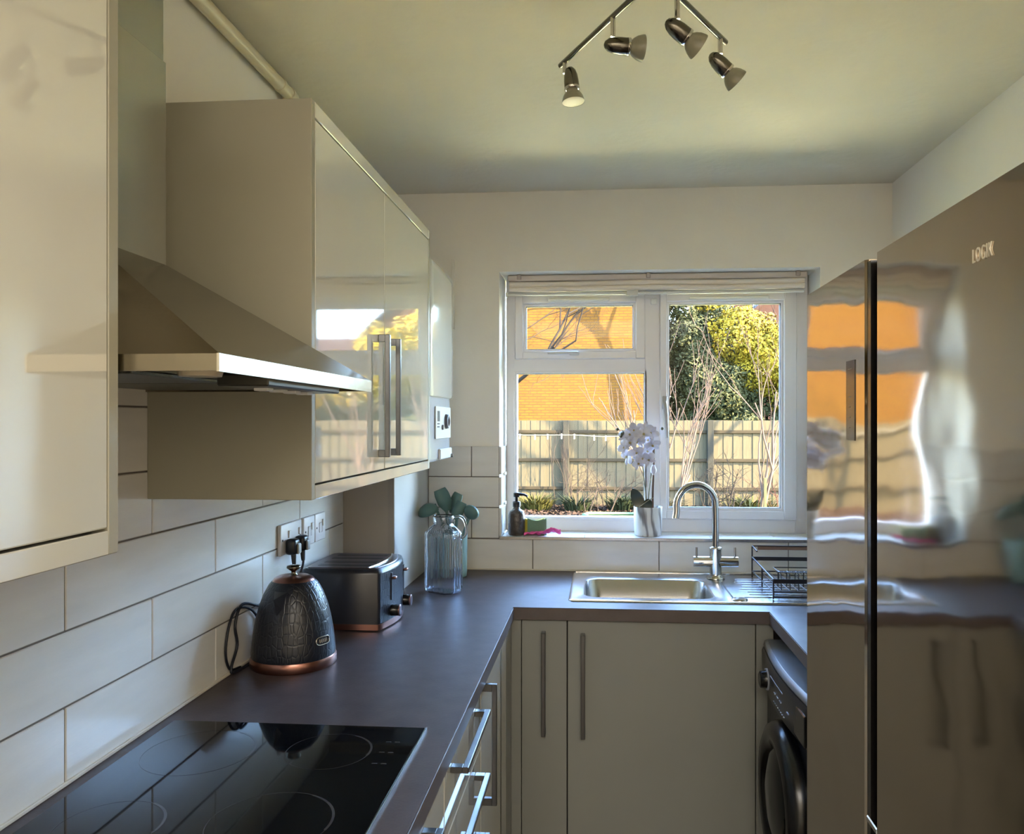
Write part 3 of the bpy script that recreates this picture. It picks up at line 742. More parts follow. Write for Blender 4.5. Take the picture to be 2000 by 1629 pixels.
plug(2.06, 'black plug nearer the camera in the double socket, cord to kettle', smooth_pts([(-.821, 2.055, 1.112), (-.822, 2.04, 1.07), (-.838, 1.99, 1.04), (-.845, 1.90, 1.035), (-.845, 1.80, 1.06), (-.846, 1.765, 1.02), (-.846, 1.775, .97), (-.845, 1.745, .93), (-.842, 1.745, .915), (-.835, 1.80, .9145), (-.832, 1.84, .9145)]))
plug(2.125, 'black plug in far half of the double socket, cord to toaster', smooth_pts([(-.821, 2.12, 1.112), (-.823, 2.118, 1.09), (-.845, 2.10, 1.0), (-.845, 2.09, .93), (-.84, 2.10, .915)]))
solo('loose_cord', MB().tube(smooth_pts([(-.846, 1.79, .9145), (-.847, 1.74, .925), (-.847, 1.72, .97), (-.847, 1.74, 1.03), (-.847, 1.78, 1.055), (-.847, 1.86, 1.03), (-.847, 1.93, .96), (-.846, 1.99, .915)]), .003, 8), CORD, 'thin dark cord looped against the tiles behind the kettle', 'cord', loc=(-.846, 1.8, .913))

# ---------------------------------------------------------------- glass jug
jg = thing('glass_jug', 'clear ribbed glass jug with loop handle at the worktop corner', 'jug', (-.535, 2.655, .91))
def jl(w, d, c, z):      # chamfered rectangle
    P = [(w-c, -d), (w, -d+c), (w, d-c), (w-c, d), (-w+c, d), (-w, d-c), (-w, -d+c), (-w+c, -d)]
    Q = []
    for i in range(8):
        a = Vector(P[i]); b = Vector(P[(i+1) % 8]); long = (b-a).length > .03
        n = 16
        for k in range(n):
            p = a+(b-a)*k/n
            Q.append(p)
    return Q, z
def jug_loops(sc=1, ribs=True, inner=0):
    loops = []
    an = math.radians(-28)
    def rotp(p, z): return (-.535+p.x*math.cos(an)-p.y*math.sin(an), 2.655+p.x*math.sin(an)+p.y*math.cos(an), z)
    for w, d, c, z, rb in ((.050, .036, .016, .911+inner, 0), (.058, .042, .018, .917+inner, 0), (.061, .045, .020, .925+inner, .4), (.061, .045, .020, .94, 1), (.061, .045, .02, 1.10, 1), (.061, .045, .02, 1.112, .3), (.057, .042, .02, 1.120, 0), (.044, .036, .02, 1.134, 0), (.036, .033, .02, 1.140, 0)):
        Q, _ = jl(w-inner, d-inner, c, z)
        L = []
        for i, p in enumerate(Q):
            k = 1+(0.022*rb*(1 if i % 4 < 2 else -1) if ribs else 0)
            L.append(rotp(p*k, z))
        loops.append(L)
    n = 128
    for r, z in ((.0335, 1.146), (.0335, 1.150), (.0355, 1.153), (.0365, 1.168), (.0345, 1.173)):
        q = [Vector(((r-inner)*math.cos(2*PI*(i-8)/n-PI/4+PI/8), (r-inner)*math.sin(2*PI*(i-8)/n-PI/4+PI/8))) for i in range(n)]
        loops.append([rotp(p, z) for p in q])
    return loops
Lo = jug_loops(); Li = jug_loops(ribs=False, inner=.003)
m = MB(); m.loft(Lo, True, False); m.loft(Li[::-1], False, True); 
m.loft([Lo[-1], Li[-1]], False, False)
obj('body', m, JUG, jg, weld=.00002)
obj('handle', MB().tube(smooth_pts([(-.504, 2.66, 1.166), (-.483, 2.675, 1.168), (-.468, 2.69, 1.152), (-.462, 2.695, 1.12), (-.465, 2.69, 1.10), (-.482, 2.678, 1.090)], 4), .0045, 10), JUG, jg)

# ---------------------------------------------------------------- utensil pot and utensils
ux, uy = -.545, 2.93
solo('utensil_pot', MB().lathe([(.038, .9105), (.043, .913), (.045, .93), (.046, 1.065), (.0465, 1.068), (.0435, 1.068), (.042, .93), (.02, .918)], (ux, uy, 0), 32), AQUA, 'pale aqua utensil pot behind the glass jug', 'pot', loc=(ux, uy, .91))
def utensil(name, label, base, top, head):
    t = thing(name, label, 'utensil', base, 'teal utensils in the pot')
    obj('shaft', MB().tube([base, top], [.005, .0055], 8), TEAL, t)
    obj('head', head, TEAL, t)
def bowl(c, r, tilt, sx=1):
    m = MB(); M = Matrix.Rotation(tilt[0], 4, 'X')@Matrix.Rotation(tilt[1], 4, 'Y')
    return m.lathe([(r*math.sin(a), -r*.8*math.cos(a)) for a in (.12, .4, .8, 1.2, 1.57)]+[((r-.003)*math.sin(a), -(r-.003)*.8*math.cos(a)) for a in (1.57, 1.2, .8, .4, .12)], c, 24, M=M)
def blade(c, w, h, t, rz, ry, curve=.012):
    M = Matrix.Translation(c)@Matrix.Rotation(rz, 4, 'Z')@Matrix.Rotation(ry, 4, 'Y'); m = MB(); lo = []
    for k in range(9):
        z = -h/2+h*k/8; ww = w/2*(.45+.55*min(1, k/3))*(1 if k < 7 else .93-(k-7)*.12); y = curve*(k/8)**2
        lo.append([M@Vector((x, y+yy, z)) for x, yy in ((-ww, -t), (ww, -t), (ww, t), (-ww, t))])
    return m.loft(lo)
utensil('ladle', 'teal ladle leaning left against the boxed corner, bowl downwards', (ux+.02, uy, .925), (ux-.075, uy-.02, 1.185), bowl((ux-.095, uy-.03, 1.155), .040, (.35, PI-.25)))
utensil('spatula', 'teal spatula, tallest of the utensils in the pot', (ux, uy-.01, .925), (ux-.03, uy-.015, 1.16), blade((ux-.038, uy-.02, 1.20), .055, .085, .003, .5, -.35))
utensil('slotted_turner', 'teal turner standing upright between spatula and right spoon', (ux-.01, uy+.01, .925), (ux-.01, uy, 1.15), blade((ux-.004, uy, 1.185), .05, .08, .003, -.6, .3))
utensil('spatula', 'teal narrow spatula angled forward over the jug mouth', (ux-.015, uy, .925), (ux+.01, uy-.02, 1.13), blade((ux+.016, uy-.022, 1.160), .042, .07, .003, .2, .45))
utensil('serving_spoon', 'teal deep spoon at the right of the utensil pot, catching window light', (ux-.02, uy, .925), (ux+.052, uy-.005, 1.13), bowl((ux+.064, uy-.008, 1.155), .031, (-1.1, .3)))

# ---------------------------------------------------------------- soap dispenser, sponge, cloth
SZ = WZ0+.0045
dx, dy = -.332, 3.118
ds = thing('soap_dispenser', 'dark bronze textured soap dispenser at the left end of windowsill', 'soap dispenser', (dx, dy, SZ))
BRZ = mat('bronze_glass', (70, 62, 54), .3, bump=.9, bscale=70, bdist=.004)
obj('bottle', MB().lathe([(.028, SZ), (.033, SZ+.004), (.034, SZ+.03), (.0335, SZ+.08), (.030, SZ+.094), (.018, SZ+.102), (.014, SZ+.106), (.014, SZ+.115)], (dx, dy, 0), 20), BRZ, ds)
obj('collar', MB().lathe([(.016, SZ+.113), (.016, SZ+.132), (.012, SZ+.134)], (dx, dy, 0), 20), BLACKPL, ds)
obj('pump', MB().lathe([(.006, SZ+.132), (.006, SZ+.15), (.013, SZ+.152), (.013, SZ+.167), (.010, SZ+.169)], (dx, dy, 0), 16), BLACKPL, ds)
obj('nozzle', MB().tube([(dx+.005, dy, SZ+.163), (dx+.03, dy-.01, SZ+.162), (dx+.046, dy-.014, SZ+.155)], [.006, .005, .0035], 10), BLACKPL, ds)
sp = thing('sponge', 'yellow and green scouring sponge standing beside the soap dispenser', 'sponge', (-.262, 3.125, SZ))
def swav(x0, x1, y0, y1, z0, z1, n=10):
    lo = []
    for k in range(n+1):
        t = k/n; x = x0+(x1-x0)*t; dz = -.010*math.sin(PI*t)
        lo.append([(x, y0+.004*math.sin(PI*t), z0), (x, y1, z0), (x, y1, z1+dz), (x, y0+.004*math.sin(PI*t), z1+dz)])
    return MB().loft(lo, smooth=False)
obj('scourer', swav(-.288, -.212, 3.112, 3.122, SZ+.001, SZ+.068), mat('scourer', (112, 142, 112), .95, bump=.8, bscale=400), sp)
obj('foam', swav(-.302, -.222, 3.122, 3.15, SZ+.001, SZ+.066), mat('foam', (190, 178, 66), .95, bump=.6, bscale=300), sp)
m = MB(); nx, ny = 22, 9; v = []; f = []
for i in range(nx+1):
    for j in range(ny+1):
        u, w = i/nx, j/ny
        x = -.300+.145*u; y = 3.085+.030*w+.006*math.sin(u*7)
        z = SZ+.004+.018*abs(math.sin(w*7+u*2.2))*(.25+.75*u)*(1-.3*w)+.007*math.sin(u*13+w*3)**2+.012*math.exp(-((u-.75)/.15)**2)
        v.append((x, y, z))
n2 = len(v); v += [(x, y, z-.0025) for x, y, z in v]
for i in range(nx):
    for j in range(ny):
        a = i*(ny+1)+j; q = (a, a+ny+1, a+ny+2, a+1); f.append(q); f.append(tuple(t+n2 for t in q[::-1]))
def edge_f(seq):
    for a, b in zip(seq, seq[1:]): f.append((a, b, b+n2, a+n2))
edge_f([i*(ny+1) for i in range(nx+1)]); edge_f([i*(ny+1)+ny for i in range(nx+1)]); edge_f(list(range(ny+1))); edge_f([nx*(ny+1)+j for j in range(ny+1)])
m.add(v, f, True)
solo('cleaning_cloth', m, mat('pink_cloth', (232, 92, 158), .8, bump=.4, bscale=300), 'crumpled bright pink cloth on windowsill in front of sponge', 'cloth', loc=(-.23, 3.1, SZ))

# ---------------------------------------------------------------- orchid
ox, oy = .190, 3.145
oc = thing('potted_orchid', 'white artificial orchid in a marbled pot on the windowsill', 'potted plant', (ox, oy, SZ))
obj('pot', MB().lathe([(.047, SZ), (.052, SZ+.003), (.0545, SZ+.02), (.0565, SZ+.112), (.0565, SZ+.115), (.0535, SZ+.115), (.052, SZ+.10), (.01, SZ+.098)], (ox, oy, 0), 36), MARBLE, oc)
obj('moss', MB().lathe([(.0525, SZ+.099), (.03, SZ+.107), (.005, SZ+.109)], (ox, oy, 0), 20), mat('moss', (96, 88, 60), .95, bump=1, bscale=200), oc)
STEM = mat('orchid_stem', (96, 72, 62), .5); STEM2 = mat('orchid_stem_green', (86, 84, 56), .5)
obj('stem', MB().tube(smooth_pts([(ox+.018, oy-.012, SZ+.10), (ox+.019, oy-.012, SZ+.19), (ox+.022, oy-.01, SZ+.28), (ox+.02, oy-.01, SZ+.36), (ox-.005, oy-.015, SZ+.42), (ox-.045, oy-.02, SZ+.43), (ox-.075, oy-.02, SZ+.41)]), .0048, 8), STEM, oc)
obj('stem', MB().tube(smooth_pts([(ox-.004, oy-.005, SZ+.10), (ox-.006, oy, SZ+.15), (ox-.018, oy+.005, SZ+.25), (ox-.03, oy+.0, SZ+.36)]), .0022, 6), STEM2, oc)
obj('stem', MB().tube(smooth_pts([(ox-.002, oy-.005, SZ+.10), (ox+.004, oy, SZ+.17), (ox+.014, oy+.01, SZ+.25)]), .0022, 6), STEM2, oc)
obj('aerial_root', MB().tube(smooth_pts([(ox-.04, oy-.03, SZ+.112), (ox-.02, oy-.045, SZ+.13), (ox+.005, oy-.05, SZ+.148), (ox+.02, oy-.05, SZ+.155)]), .0015, 5), mat('root', (150, 142, 112), .6), oc)
def leafm(base, tip, w, bend, n=10):
    base, tip = Vector(base), Vector(tip); ax = tip-base; sd_ = Vector((1, 0, .25)); sd_ = (sd_-ax*sd_.dot(ax)/ax.length_squared).normalized(); nr = ax.cross(sd_).normalized()
    v = []; f = []
    for k in range(n+1):
        t = k/n; ww = w*math.sin(PI*min(1, .12+.88*t))**.6*(1 if t < .95 else .6); c = base+ax*t+nr*bend*math.sin(PI*t)
        v += [c-sd_*ww, c+nr*.003, c+sd_*ww]
    for k in range(n):
        a = 3*k; f += [(a, a+1, a+4, a+3), (a+1, a+2, a+5, a+4)]
    n2 = len(v); v += [p+nr*-.0015 for p in v]; f += [tuple(i+n2 for i in q[::-1]) for q in f]
    return MB().add(v, f, True)
LF = mat('orchid_leaf', (58, 62, 44), .35)
obj('leaf', leafm((ox-.022, oy-.02, SZ+.10), (ox-.062, oy-.03, SZ+.190), .024, .012), LF, oc)
obj('leaf', leafm((ox-.002, oy-.02, SZ+.10), (ox+.0, oy-.035, SZ+.150), .018, .01), LF, oc)
PET = mat('petal_white', (206, 204, 218), .6)
LIP = mat('petal_lip', (176, 160, 116), .6)
def petal(ang, ln, w, up):
    v = []; f = []; n = 6; M = Matrix.Rotation(ang, 3, 'Z')
    for i in range(n+1):
        t = i/n; ww = w*math.sin(PI*(.08+.86*t))**.7; zz = up*math.sin(t*PI*.75)
        for s in (-1, -.5, 0, .5, 1): v.append(M@Vector((s*ww, ln*t, zz-.3*ww*abs(s)+.0015*math.sin(9*s+5*t))))
    for i in range(n):
        for j in range(4): a = i*5+j; f.append((a, a+1, a+6, a+5))
    return v, f
fm = MB()
for ang, ln, w, up in ((0, .030, .0085, .007), (2.35, .029, .0085, .006), (-2.35, .029, .0085, .006), (1.3, .032, .0145, .010), (-1.3, .032, .0145, .010)):
    v, f = petal(ang, ln, w, up); fm.add(v, f, True)
lipm = MB().lathe([(.002, 0), (.0045, .003), (.004, .008), (.001, .011)], (0, -.003, 0), 8)
fo = obj('flower', fm, PET, None, (0, 0, 0), fix=False); lp = obj('flower_lip', lipm, LIP, None, (0, 0, 0))
lp.parent = fo
base = Vector((ox-.035, oy-.048, SZ+.362))
FL = [(-.052, .032, -.3), (-.058, -.01, -.5), (-.045, -.048, -.6), (-.02, .058, -.1), (-.01, .015, 0), (-.012, -.03, 0), (-.008, -.072, -.2), (.022, .062, .2), (.032, .022, .3), (.030, -.022, .3), (.034, -.058, .3), (.046, .045, .5), (.05, 0, .5), (.015, .040, .1), (-.035, .008, -.3), (-.035, .04, -.3), (.012, -.05, .1)]
random.seed(11)
for i, (x, z, yaw) in enumerate(FL):
    o = fo if i == 0 else fo.copy()
    if i: COL.objects.link(o)
    l2 = lp if i == 0 else lp.copy()
    if i: COL.objects.link(l2); l2.parent = o
    o.parent = oc
    d = Vector((x*9+random.uniform(-.5, .5), -1+random.uniform(-.2, .4), z*6+random.uniform(-.6, .6))).normalized()
    q = d.to_track_quat('Z', 'Y'); o.rotation_mode = 'QUATERNION'; o.rotation_quaternion = q@Matrix.Rotation(random.uniform(-1.0, 1.0), 3, 'Z').to_quaternion()
    p = base+Vector((x, random.uniform(-.02, .02)+.5*abs(x), z))
    o.location = p-Vector(oc['_o']); s = random.uniform(.95, 1.2); o.scale = (s, s, s)
obj('flower_bud', MB().lathe([(.003, -.02), (.011, -.008), (.012, .004), (.005, .02)], (ox+.020, oy-.03, SZ+.262), 12), PET, oc)
BUD = mat('green_bud', (84, 84, 60), .5)
obj('bud_stalk', MB().tube(smooth_pts([(ox-.07, oy-.02, SZ+.41), (ox-.09, oy-.02, SZ+.415), (ox-.12, oy-.02, SZ+.422)]), .0013, 5), STEM2, oc)
for x, z, r in ((-.121, .422, .006), (-.103, .403, .007), (-.107, .392, .006), (-.084, .410, .007), (.055, .425, .006), (-.098, .409, .005)):
    obj('bud', MB().lathe([(r*.4, -r), (r, -r*.3), (r, r*.4), (r*.3, r)], (ox+x, oy-.02, SZ+z), 10), BUD, oc)

# ---------------------------------------------------------------- ceiling spotlight
sl = thing('ceiling_spotlight', 'nickel ceiling light fitting with angled bars and four spot heads', 'ceiling light', (.094, 1.48, ZC))
obj('ceiling_rose', MB().lathe([(.05, ZC-.001), (.05, ZC-.02), (.035, ZC-.028)], (.105, 1.46, 0), 32), NICKEL, sl)
obj('rose_stem', MB().tube([(.105, 1.47, ZC-.02), (.105, 1.47, 2.326)], .018, 12), NICKEL, sl)
obj('bar', MB().tube([(.120, 1.472, 2.335), (-.093, 1.848, 2.332)], .0062, 12), NICKEL, sl)
obj('bar', MB().tube([(.090, 1.468, 2.335), (.277, 1.763, 2.332)], .0062, 12), NICKEL, sl)
for (x, y, sl_, d) in ((-.0815, 1.828, .028, (.10, -.05, -1)), (.027, 1.636, .040, (1, .25, -.02)), (.152, 1.566, .045, (.85, .35, -.52)), (.262, 1.74, .036, (.75, .3, -.62))):
    d = Vector(d).normalized(); z0 = 2.332
    st = obj('stem', MB().tube([(x, y, z0), (x, y, z0-sl_)], .0055, 12), CHROME, sl)
    M = d.to_track_quat('Z', 'Y').to_matrix().to_4x4()
    up = Vector((0, 0, 1)); perp = (up-d*up.dot(d)); 
    if perp.length < .3: c = Vector((x+.012, y, z0-sl_+.012)); 
    else: perp.normalize(); c = Vector((x, y, z0-sl_-.002))-perp*.016-d*.016
    hdp = [(.002, -.003), (.007, -.001), (.0125, .006), (.0158, .017), (.0172, .030), (.0176, .050), (.0165, .052)]
    hdo = obj('spot_head', MB().lathe(hdp, c, 24, M=M), NICKEL, sl)
    obj('head_rim', MB().lathe([(.0180, .046), (.0180, .052), (.014, .0525)], c, 24, M=M), CHROME, hdo)
    bu = obj('bulb', MB().lathe([(.0135, .050), (.0135, .055), (.0185, .060), (.0232, .068), (.0262, .078), (.0265, .081)], c, 24, cap1=False, M=M), BULB, hdo)
    obj('bulb_face', MB().lathe([(.0262, .0805), (.022, .0815), (.004, .0817)], c, 24, M=M), BULBF, hdo)

# ================================================================= GARDEN
GZ = -.26
gr = MB().box(-40, 45, YO+.02, 90, GZ-.3, GZ)
structure('ground', gr, GRASS)
structure('bounce_slab', MB().box(-.75, 1.35, 5.55, 7.3, GZ, GZ+.03), mat('bounce_slab_pale', (232, 226, 170), .6, var=.1, vscale=3))  # unseen pale slab added to bounce sunlight up to the ceiling
structure('flower_bed', MB().box(-9, 8, 14.3, 18.2, GZ-.1, GZ+.02), SOIL)
# the kitchen's own outside face and eave
structure('outer_wall', MB().box(XL-3, XL-.16, YO-.1, YO, GZ, 2.6).box(XR+.16, XR+3, YO-.1, YO, GZ, 2.6), REDBRICK)
# boundary fence
fn = thing('garden_fence', 'pale timber close-boarded fence at the end of the garden', 'fence', (0, 16.5, GZ))
FYF = 16.5; random.seed(3)
bmesh_board = None
def mkboard(k):
    m = MB().box(-.052, .052, -.007, .007, 0, 1.80, .002); return obj('board', m, BOARD, fn, (0, 0, 0), True)
protos = []
N = 165
for i in range(N):
    x = -8.6+i*.1
    if i == 0: o = mkboard(0); protos = o
    else: o = protos.copy(); COL.objects.link(o); o.parent = fn
    o.location = (x, .012*(i % 2)+random.uniform(-.002, .002), random.uniform(-.006, .006)); o.rotation_euler = (0, random.uniform(-.002, .002), random.uniform(-.03, .03))
for z in (1.307, .715, .122):
    for k in range(6):
        x = -9.65+k*2.98+.0
        obj('rail', MB().box(x+.06, x+2.92, FYF-.055, FYF-.01, z-.032, z+.032, .004), BOARD2, fn)
for k in range(7):
    x = -9.65+k*2.98
    obj('post', MB().box(x-.065, x+.065, FYF-.13, FYF-.01, GZ, 1.545, .01), POST, fn)

# houses beyond the fence
def house(label, x0, x1, y0, depth, zw, zr, ridge, wallm, loc, chim=None, wins=()):
    t = thing('house', label, 'building', loc)
    m = MB()
    if ridge == 'y':      # gable faces us
        xm = (x0+x1)/2
        m.prism([(x0, GZ), (x1, GZ), (x1, zw), (xm, zr), (x0, zw)], 'y', y0, y0+depth)
        obj('wall', m, wallm, t)
        r = MB(); sl = (zr-zw)/(xm-x0); o = .3
        r.prism([(x0-o, zw-sl*o), (xm, zr), (x1+o, zw-sl*o), (x1+o, zw-sl*o+.18), (xm, zr+.2), (x0-o, zw-sl*o+.18)], 'y', y0-.25, y0+depth+.25)
        obj('roof', r, ROOFM, t)
    else:
        ym = y0+depth/2
        m.prism([(y0, GZ), (y0+depth, GZ), (y0+depth, zw), (ym, zr), (y0, zw)], 'x', x0, x1); obj('wall', m, wallm, t)
        r = MB(); o = .3; sl = (zr-zw)/(depth/2)
        r.prism([(y0-o, zw-sl*o), (ym, zr), (y0+depth+o, zw-sl*o), (y0+depth+o, zw-sl*o+.18), (ym, zr+.2), (y0-o, zw-sl*o+.18)], 'x', x0-.2, x1+.2)
        obj('roof', r, ROOFM, t)
    if chim: 
        cx, w, z0, z1 = chim; obj('chimney', MB().box(cx-w/2, cx+w/2, y0+depth*.4, y0+depth*.4+w, z0, z1, .02), REDBRICK, t)
    for a, b, c, d in wins:
        w = obj('window', ring(a, b, c, d, .09, y0-.03, y0+.02, .01), WHITEPL, t)
        obj('pane', MB().box(a+.08, b-.08, y0-.012, y0-.004, c+.08, d-.08), mat('far_pane', (60, 66, 74), .1), w)
    return t
house('orange brick house wall filling the view behind the left of the fence', -15, 1.6, 21.5, 9, 7.6, 11.4, 'y', BRICK, (-6, 22, GZ))
house('red brick gabled house far behind the tall green bush', 6.8, 11.2, 40, 8, 6.2, 8.2, 'y', REDBRICK, (9, 41, GZ), (7.75, 1.0, 6, 9.4), ((8.1, 9.0, 3.9, 5.1), (9.4, 10.3, 3.9, 5.1)))
house('long red-roofed house at the far right beyond the gabled house', 12, 26, 44, 8, 4.6, 6.6, 'x', REDBRICK, (18, 45, GZ), None, ((13.2, 14.4, 2.6, 3.8), (15.6, 16.8, 2.6, 3.8), (18, 19.2, 2.6, 3.8)))

# foliage
def crown(centres, n, size, seed, flat=1):
    rnd = random.Random(seed); v = []; f = []
    tot = sum(r**2 for *_, r in centres)
    for (cx, cy, cz, r) in centres:
        for _ in range(int(n*r*r/tot)):
            d = Vector((rnd.gauss(0, 1), rnd.gauss(0, 1), rnd.gauss(0, 1))).normalized()
            nz = noise.noise(d*2.2+Vector((cx, cy, cz)))
            rr = r*(.82+.30*nz)*(1-.28*rnd.random()**2)
            p = Vector((cx, cy, cz))+d*rr
            nd = (d+Vector((rnd.uniform(-1, 1), rnd.uniform(-1, 1), rnd.uniform(-1, 1)))*.9).normalized()
            a = nd.orthogonal().normalized(); a.rotate(Matrix.Rotation(rnd.uniform(0, 6.28), 3, nd)); b = nd.cross(a)
            s = size*rnd.uniform(.6, 1.3); k = len(v)
            v += [p-a*s, p-b*s*.5, p+a*s, p+b*s*.5]; f.append((k, k+1, k+2, k+3))
    m = MB(); m.v = [tuple(q) for q in v]; m.f = f; m.sm = [False]*len(f); return m
def grow(m, p, d, ln, r, depth, rnd, spread=.55, up=.1, n=5, kids=(2, 3)):
    pts = [p]; q = Vector(p); dd = Vector(d).normalized()
    for i in range(4):
        dd = (dd+Vector((rnd.gauss(0, .10), rnd.gauss(0, .10), rnd.gauss(0, .07)+up*.25))).normalized(); q = q+dd*ln/4; pts.append(q.copy())
    m.tube(pts, [r*(1-.11*i) for i in range(5)], n if depth > 1 else 3, False)
    if depth <= 0: return
    for k in range(rnd.randint(*kids)):
        t = rnd.uniform(.35, 1); b = pts[min(4, int(t*4+.5))]
        nd = (dd+Vector((rnd.gauss(0, spread), rnd.gauss(0, spread*.6), rnd.gauss(0, spread*.7)+up))).normalized()
        grow(m, b, nd, ln*rnd.uniform(.6, .85), r*.6, depth-1, rnd, spread, up, n, kids)
def bare(name, label, cat, base, h, r, seed, stems=1, depth=4, spread=.5, up=.15, group=None, mt=None, lean=(0, 0, 1), kids=(2, 3)):
    rnd = random.Random(seed); m = MB()
    for s in range(stems):
        d = Vector(lean)+Vector((rnd.uniform(-1, 1), rnd.uniform(-.5, .5), 0))*(.12 if stems == 1 else .38)
        grow(m, Vector(base)+Vector((rnd.uniform(-1, 1)*.05*stems, rnd.uniform(-1, 1)*.05*stems, 0)), d, h, r, depth, rnd, spread, up, 5, kids)
    o = obj(name, m, mt or BARK, None, base, fix=False); o.location = base
    return tag(o, label, cat, group)

def far(L): return [(x*1.14, y*1.14, 1.49+(z-1.49)*1.14, r*1.14) for x, y, z, r in L]
def far3(L): return [(x*1.14, y*1.14, z if z < 0 else 1.49+(z-1.49)*1.14) for x, y, z in L]
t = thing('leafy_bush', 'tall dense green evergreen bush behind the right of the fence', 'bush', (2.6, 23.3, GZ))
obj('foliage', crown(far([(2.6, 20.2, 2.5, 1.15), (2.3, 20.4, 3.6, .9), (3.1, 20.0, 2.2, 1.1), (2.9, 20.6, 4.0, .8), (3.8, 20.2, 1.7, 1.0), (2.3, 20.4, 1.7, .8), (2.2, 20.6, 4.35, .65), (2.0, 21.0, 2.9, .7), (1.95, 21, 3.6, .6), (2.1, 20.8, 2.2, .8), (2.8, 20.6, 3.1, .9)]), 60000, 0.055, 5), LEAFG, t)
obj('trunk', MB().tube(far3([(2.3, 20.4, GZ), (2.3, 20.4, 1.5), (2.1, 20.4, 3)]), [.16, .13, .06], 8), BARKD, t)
t = thing('leafy_bush', 'bush at the right above the green one, sunlit gold put into leaf colour', 'bush', (5.0, 22.4, GZ))
obj('foliage', crown(far([(3.5, 19.8, 3.6, .95), (4.4, 19.6, 3.1, 1.1), (4.9, 19.4, 2.3, .95), (2.9, 20.6, 4.6, .65), (3.9, 19.8, 2.8, .8), (5.6, 19.5, 2.4, 1.0), (6.3, 19.8, 1.8, .9)]), 32000, 0.055, 6), LEAF_SUN, t)
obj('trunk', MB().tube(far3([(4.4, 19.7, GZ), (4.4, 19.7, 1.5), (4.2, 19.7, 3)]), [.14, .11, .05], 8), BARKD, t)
t = thing('leafy_bush', 'low green hedge bush in the gap under the sunlit bush', 'bush', (6.0, 21, GZ))
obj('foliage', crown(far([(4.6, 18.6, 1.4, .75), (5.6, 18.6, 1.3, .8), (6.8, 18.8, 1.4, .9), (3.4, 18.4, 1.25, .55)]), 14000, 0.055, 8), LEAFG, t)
t = thing('leafy_bush', 'hedge continuing along the fence to the right, sunlit gold put into leaf colour', 'hedge', (10, 19, GZ))
obj('foliage', crown([(7.4, 19.4, 2.3, 1.2), (8.9, 19.2, 2.6, 1.2), (10.4, 19.3, 2.8, 1.3), (12.0, 19.2, 2.6, 1.3), (13.6, 19.2, 2.7, 1.3), (8.2, 19, .8, 1.0), (9.8, 19, .8, 1.0), (11.4, 19, .8, 1), (13, 19, .8, 1)], 34000, .07, 16), LEAF_SUN, t)
bare('bare_tree', 'bare upright tree between the bush tops and the red brick chimney', 'tree', (6.2, 26, GZ), 2.7, .10, 21, 1, 5, .3, .35)
bare('bare_tree', 'bare tree with drooping twigs in front of the orange wall at left', 'tree', (-3.0, 19.6, GZ), 2.6, .09, 5, 1, 6, .6, .02, lean=(.2, 0, 1), mt=BARKD)
def shadow_tree(label, pts, rad, seed, grows):  # trees added out of view, limbs shaped to cast the branch shadows
    rnd = random.Random(seed); m = MB(); m.tube(smooth_pts(pts, 4), [rad*(1-.6*i/((len(pts)-1)*4)) for i in range((len(pts)-1)*4+1)], 9, False)
    for p, d, ln, r in grows: grow(m, Vector(p), Vector(d), ln, r, 3, rnd, .34, .04, 5, (1, 3))
    o = obj('bare_tree', m, BARKD, None, pts[0], fix=False); o.location = pts[0]; tag(o, label, 'tree')
shadow_tree('big bare tree added right of the window view, long limb shaped to cast slanting shadow on fence', [(6.5, 14, GZ), (6.45, 14, 1.5), (6.25, 14, 2.9), (5.7, 14, 3.55), (4.6, 14, 4.55), (3.9, 14.1, 5.2)], .22, 3,
    [((6.3, 14, 2.7), (.3, 0, 1), 1.6, .08), ((5.7, 14, 3.55), (-1, .1, .35), 1.2, .06), ((5.2, 14, 4.0), (-1, -.1, .25), 1.1, .05), ((4.6, 14, 4.5), (-.8, .1, .8), 1.3, .05), ((4.6, 14, 4.5), (-1, 0, .2), 1.0, .04), ((6.4, 14, 2.0), (-1, -.1, .9), 1.5, .06)])
shadow_tree('bare tree added by the bushes, limb shaped to cast slanting shadow on orange wall', [(1.80, 20.9, GZ), (1.74, 20.9, 1.8), (1.62, 20.9, 3.4), (1.3, 20.9, 4.6), (.4, 20.9, 5.7), (-1.0, 20.9, 6.5)], .10, 9,
    [((1.4, 20.9, 4.4), (.05, 0, 1), 1.2, .04), ((1.3, 20.9, 4.6), (-1, 0, .9), 1.2, .05), ((.9, 20.9, 5.3), (-1, 0, .2), 1.3, .045), ((.5, 20.9, 5.75), (-.5, 0, 1), 1.2, .04), ((1.35, 20.9, 4.5), (-.6, 0, 1), 1.4, .05)])
bare('bare_shrub', 'bare reddish shrub with long upright stems at left of the right pane', 'shrub', (.85, 10.5, GZ), 1.25, .022, 4, 6, 3, .32, .25, mt=TWIG)
bare('bare_sapling', 'bare sapling tied to a short pale stake in right pane', 'tree', (2.25, 11, GZ), 1.5, .026, 9, 2, 4, .35, .25, mt=TWIG)
solo('plant_stake', MB().box(2.235, 2.275, 10.94, 10.97, GZ, GZ+1.0, .004), mat('stake_wood', dk((196, 174, 110), .13), .8), 'short pale square stake holding the bare sapling', 'stake', loc=(2.25, 10.95, GZ))
bare('bare_shrub', 'tangled low bare shrub between sapling and reddish shrub', 'shrub', (2.0, 14.2, GZ), .55, .018, 15, 7, 4, .75, .05, mt=BARKD)
bare('bare_shrub', 'reddish wispy shrub drooping at the right edge of right pane', 'shrub', (3.55, 14.4, GZ), .5, .008, 17, 14, 3, .4, .0, mt=mat('red_twig', dk((150, 84, 62)), .9))
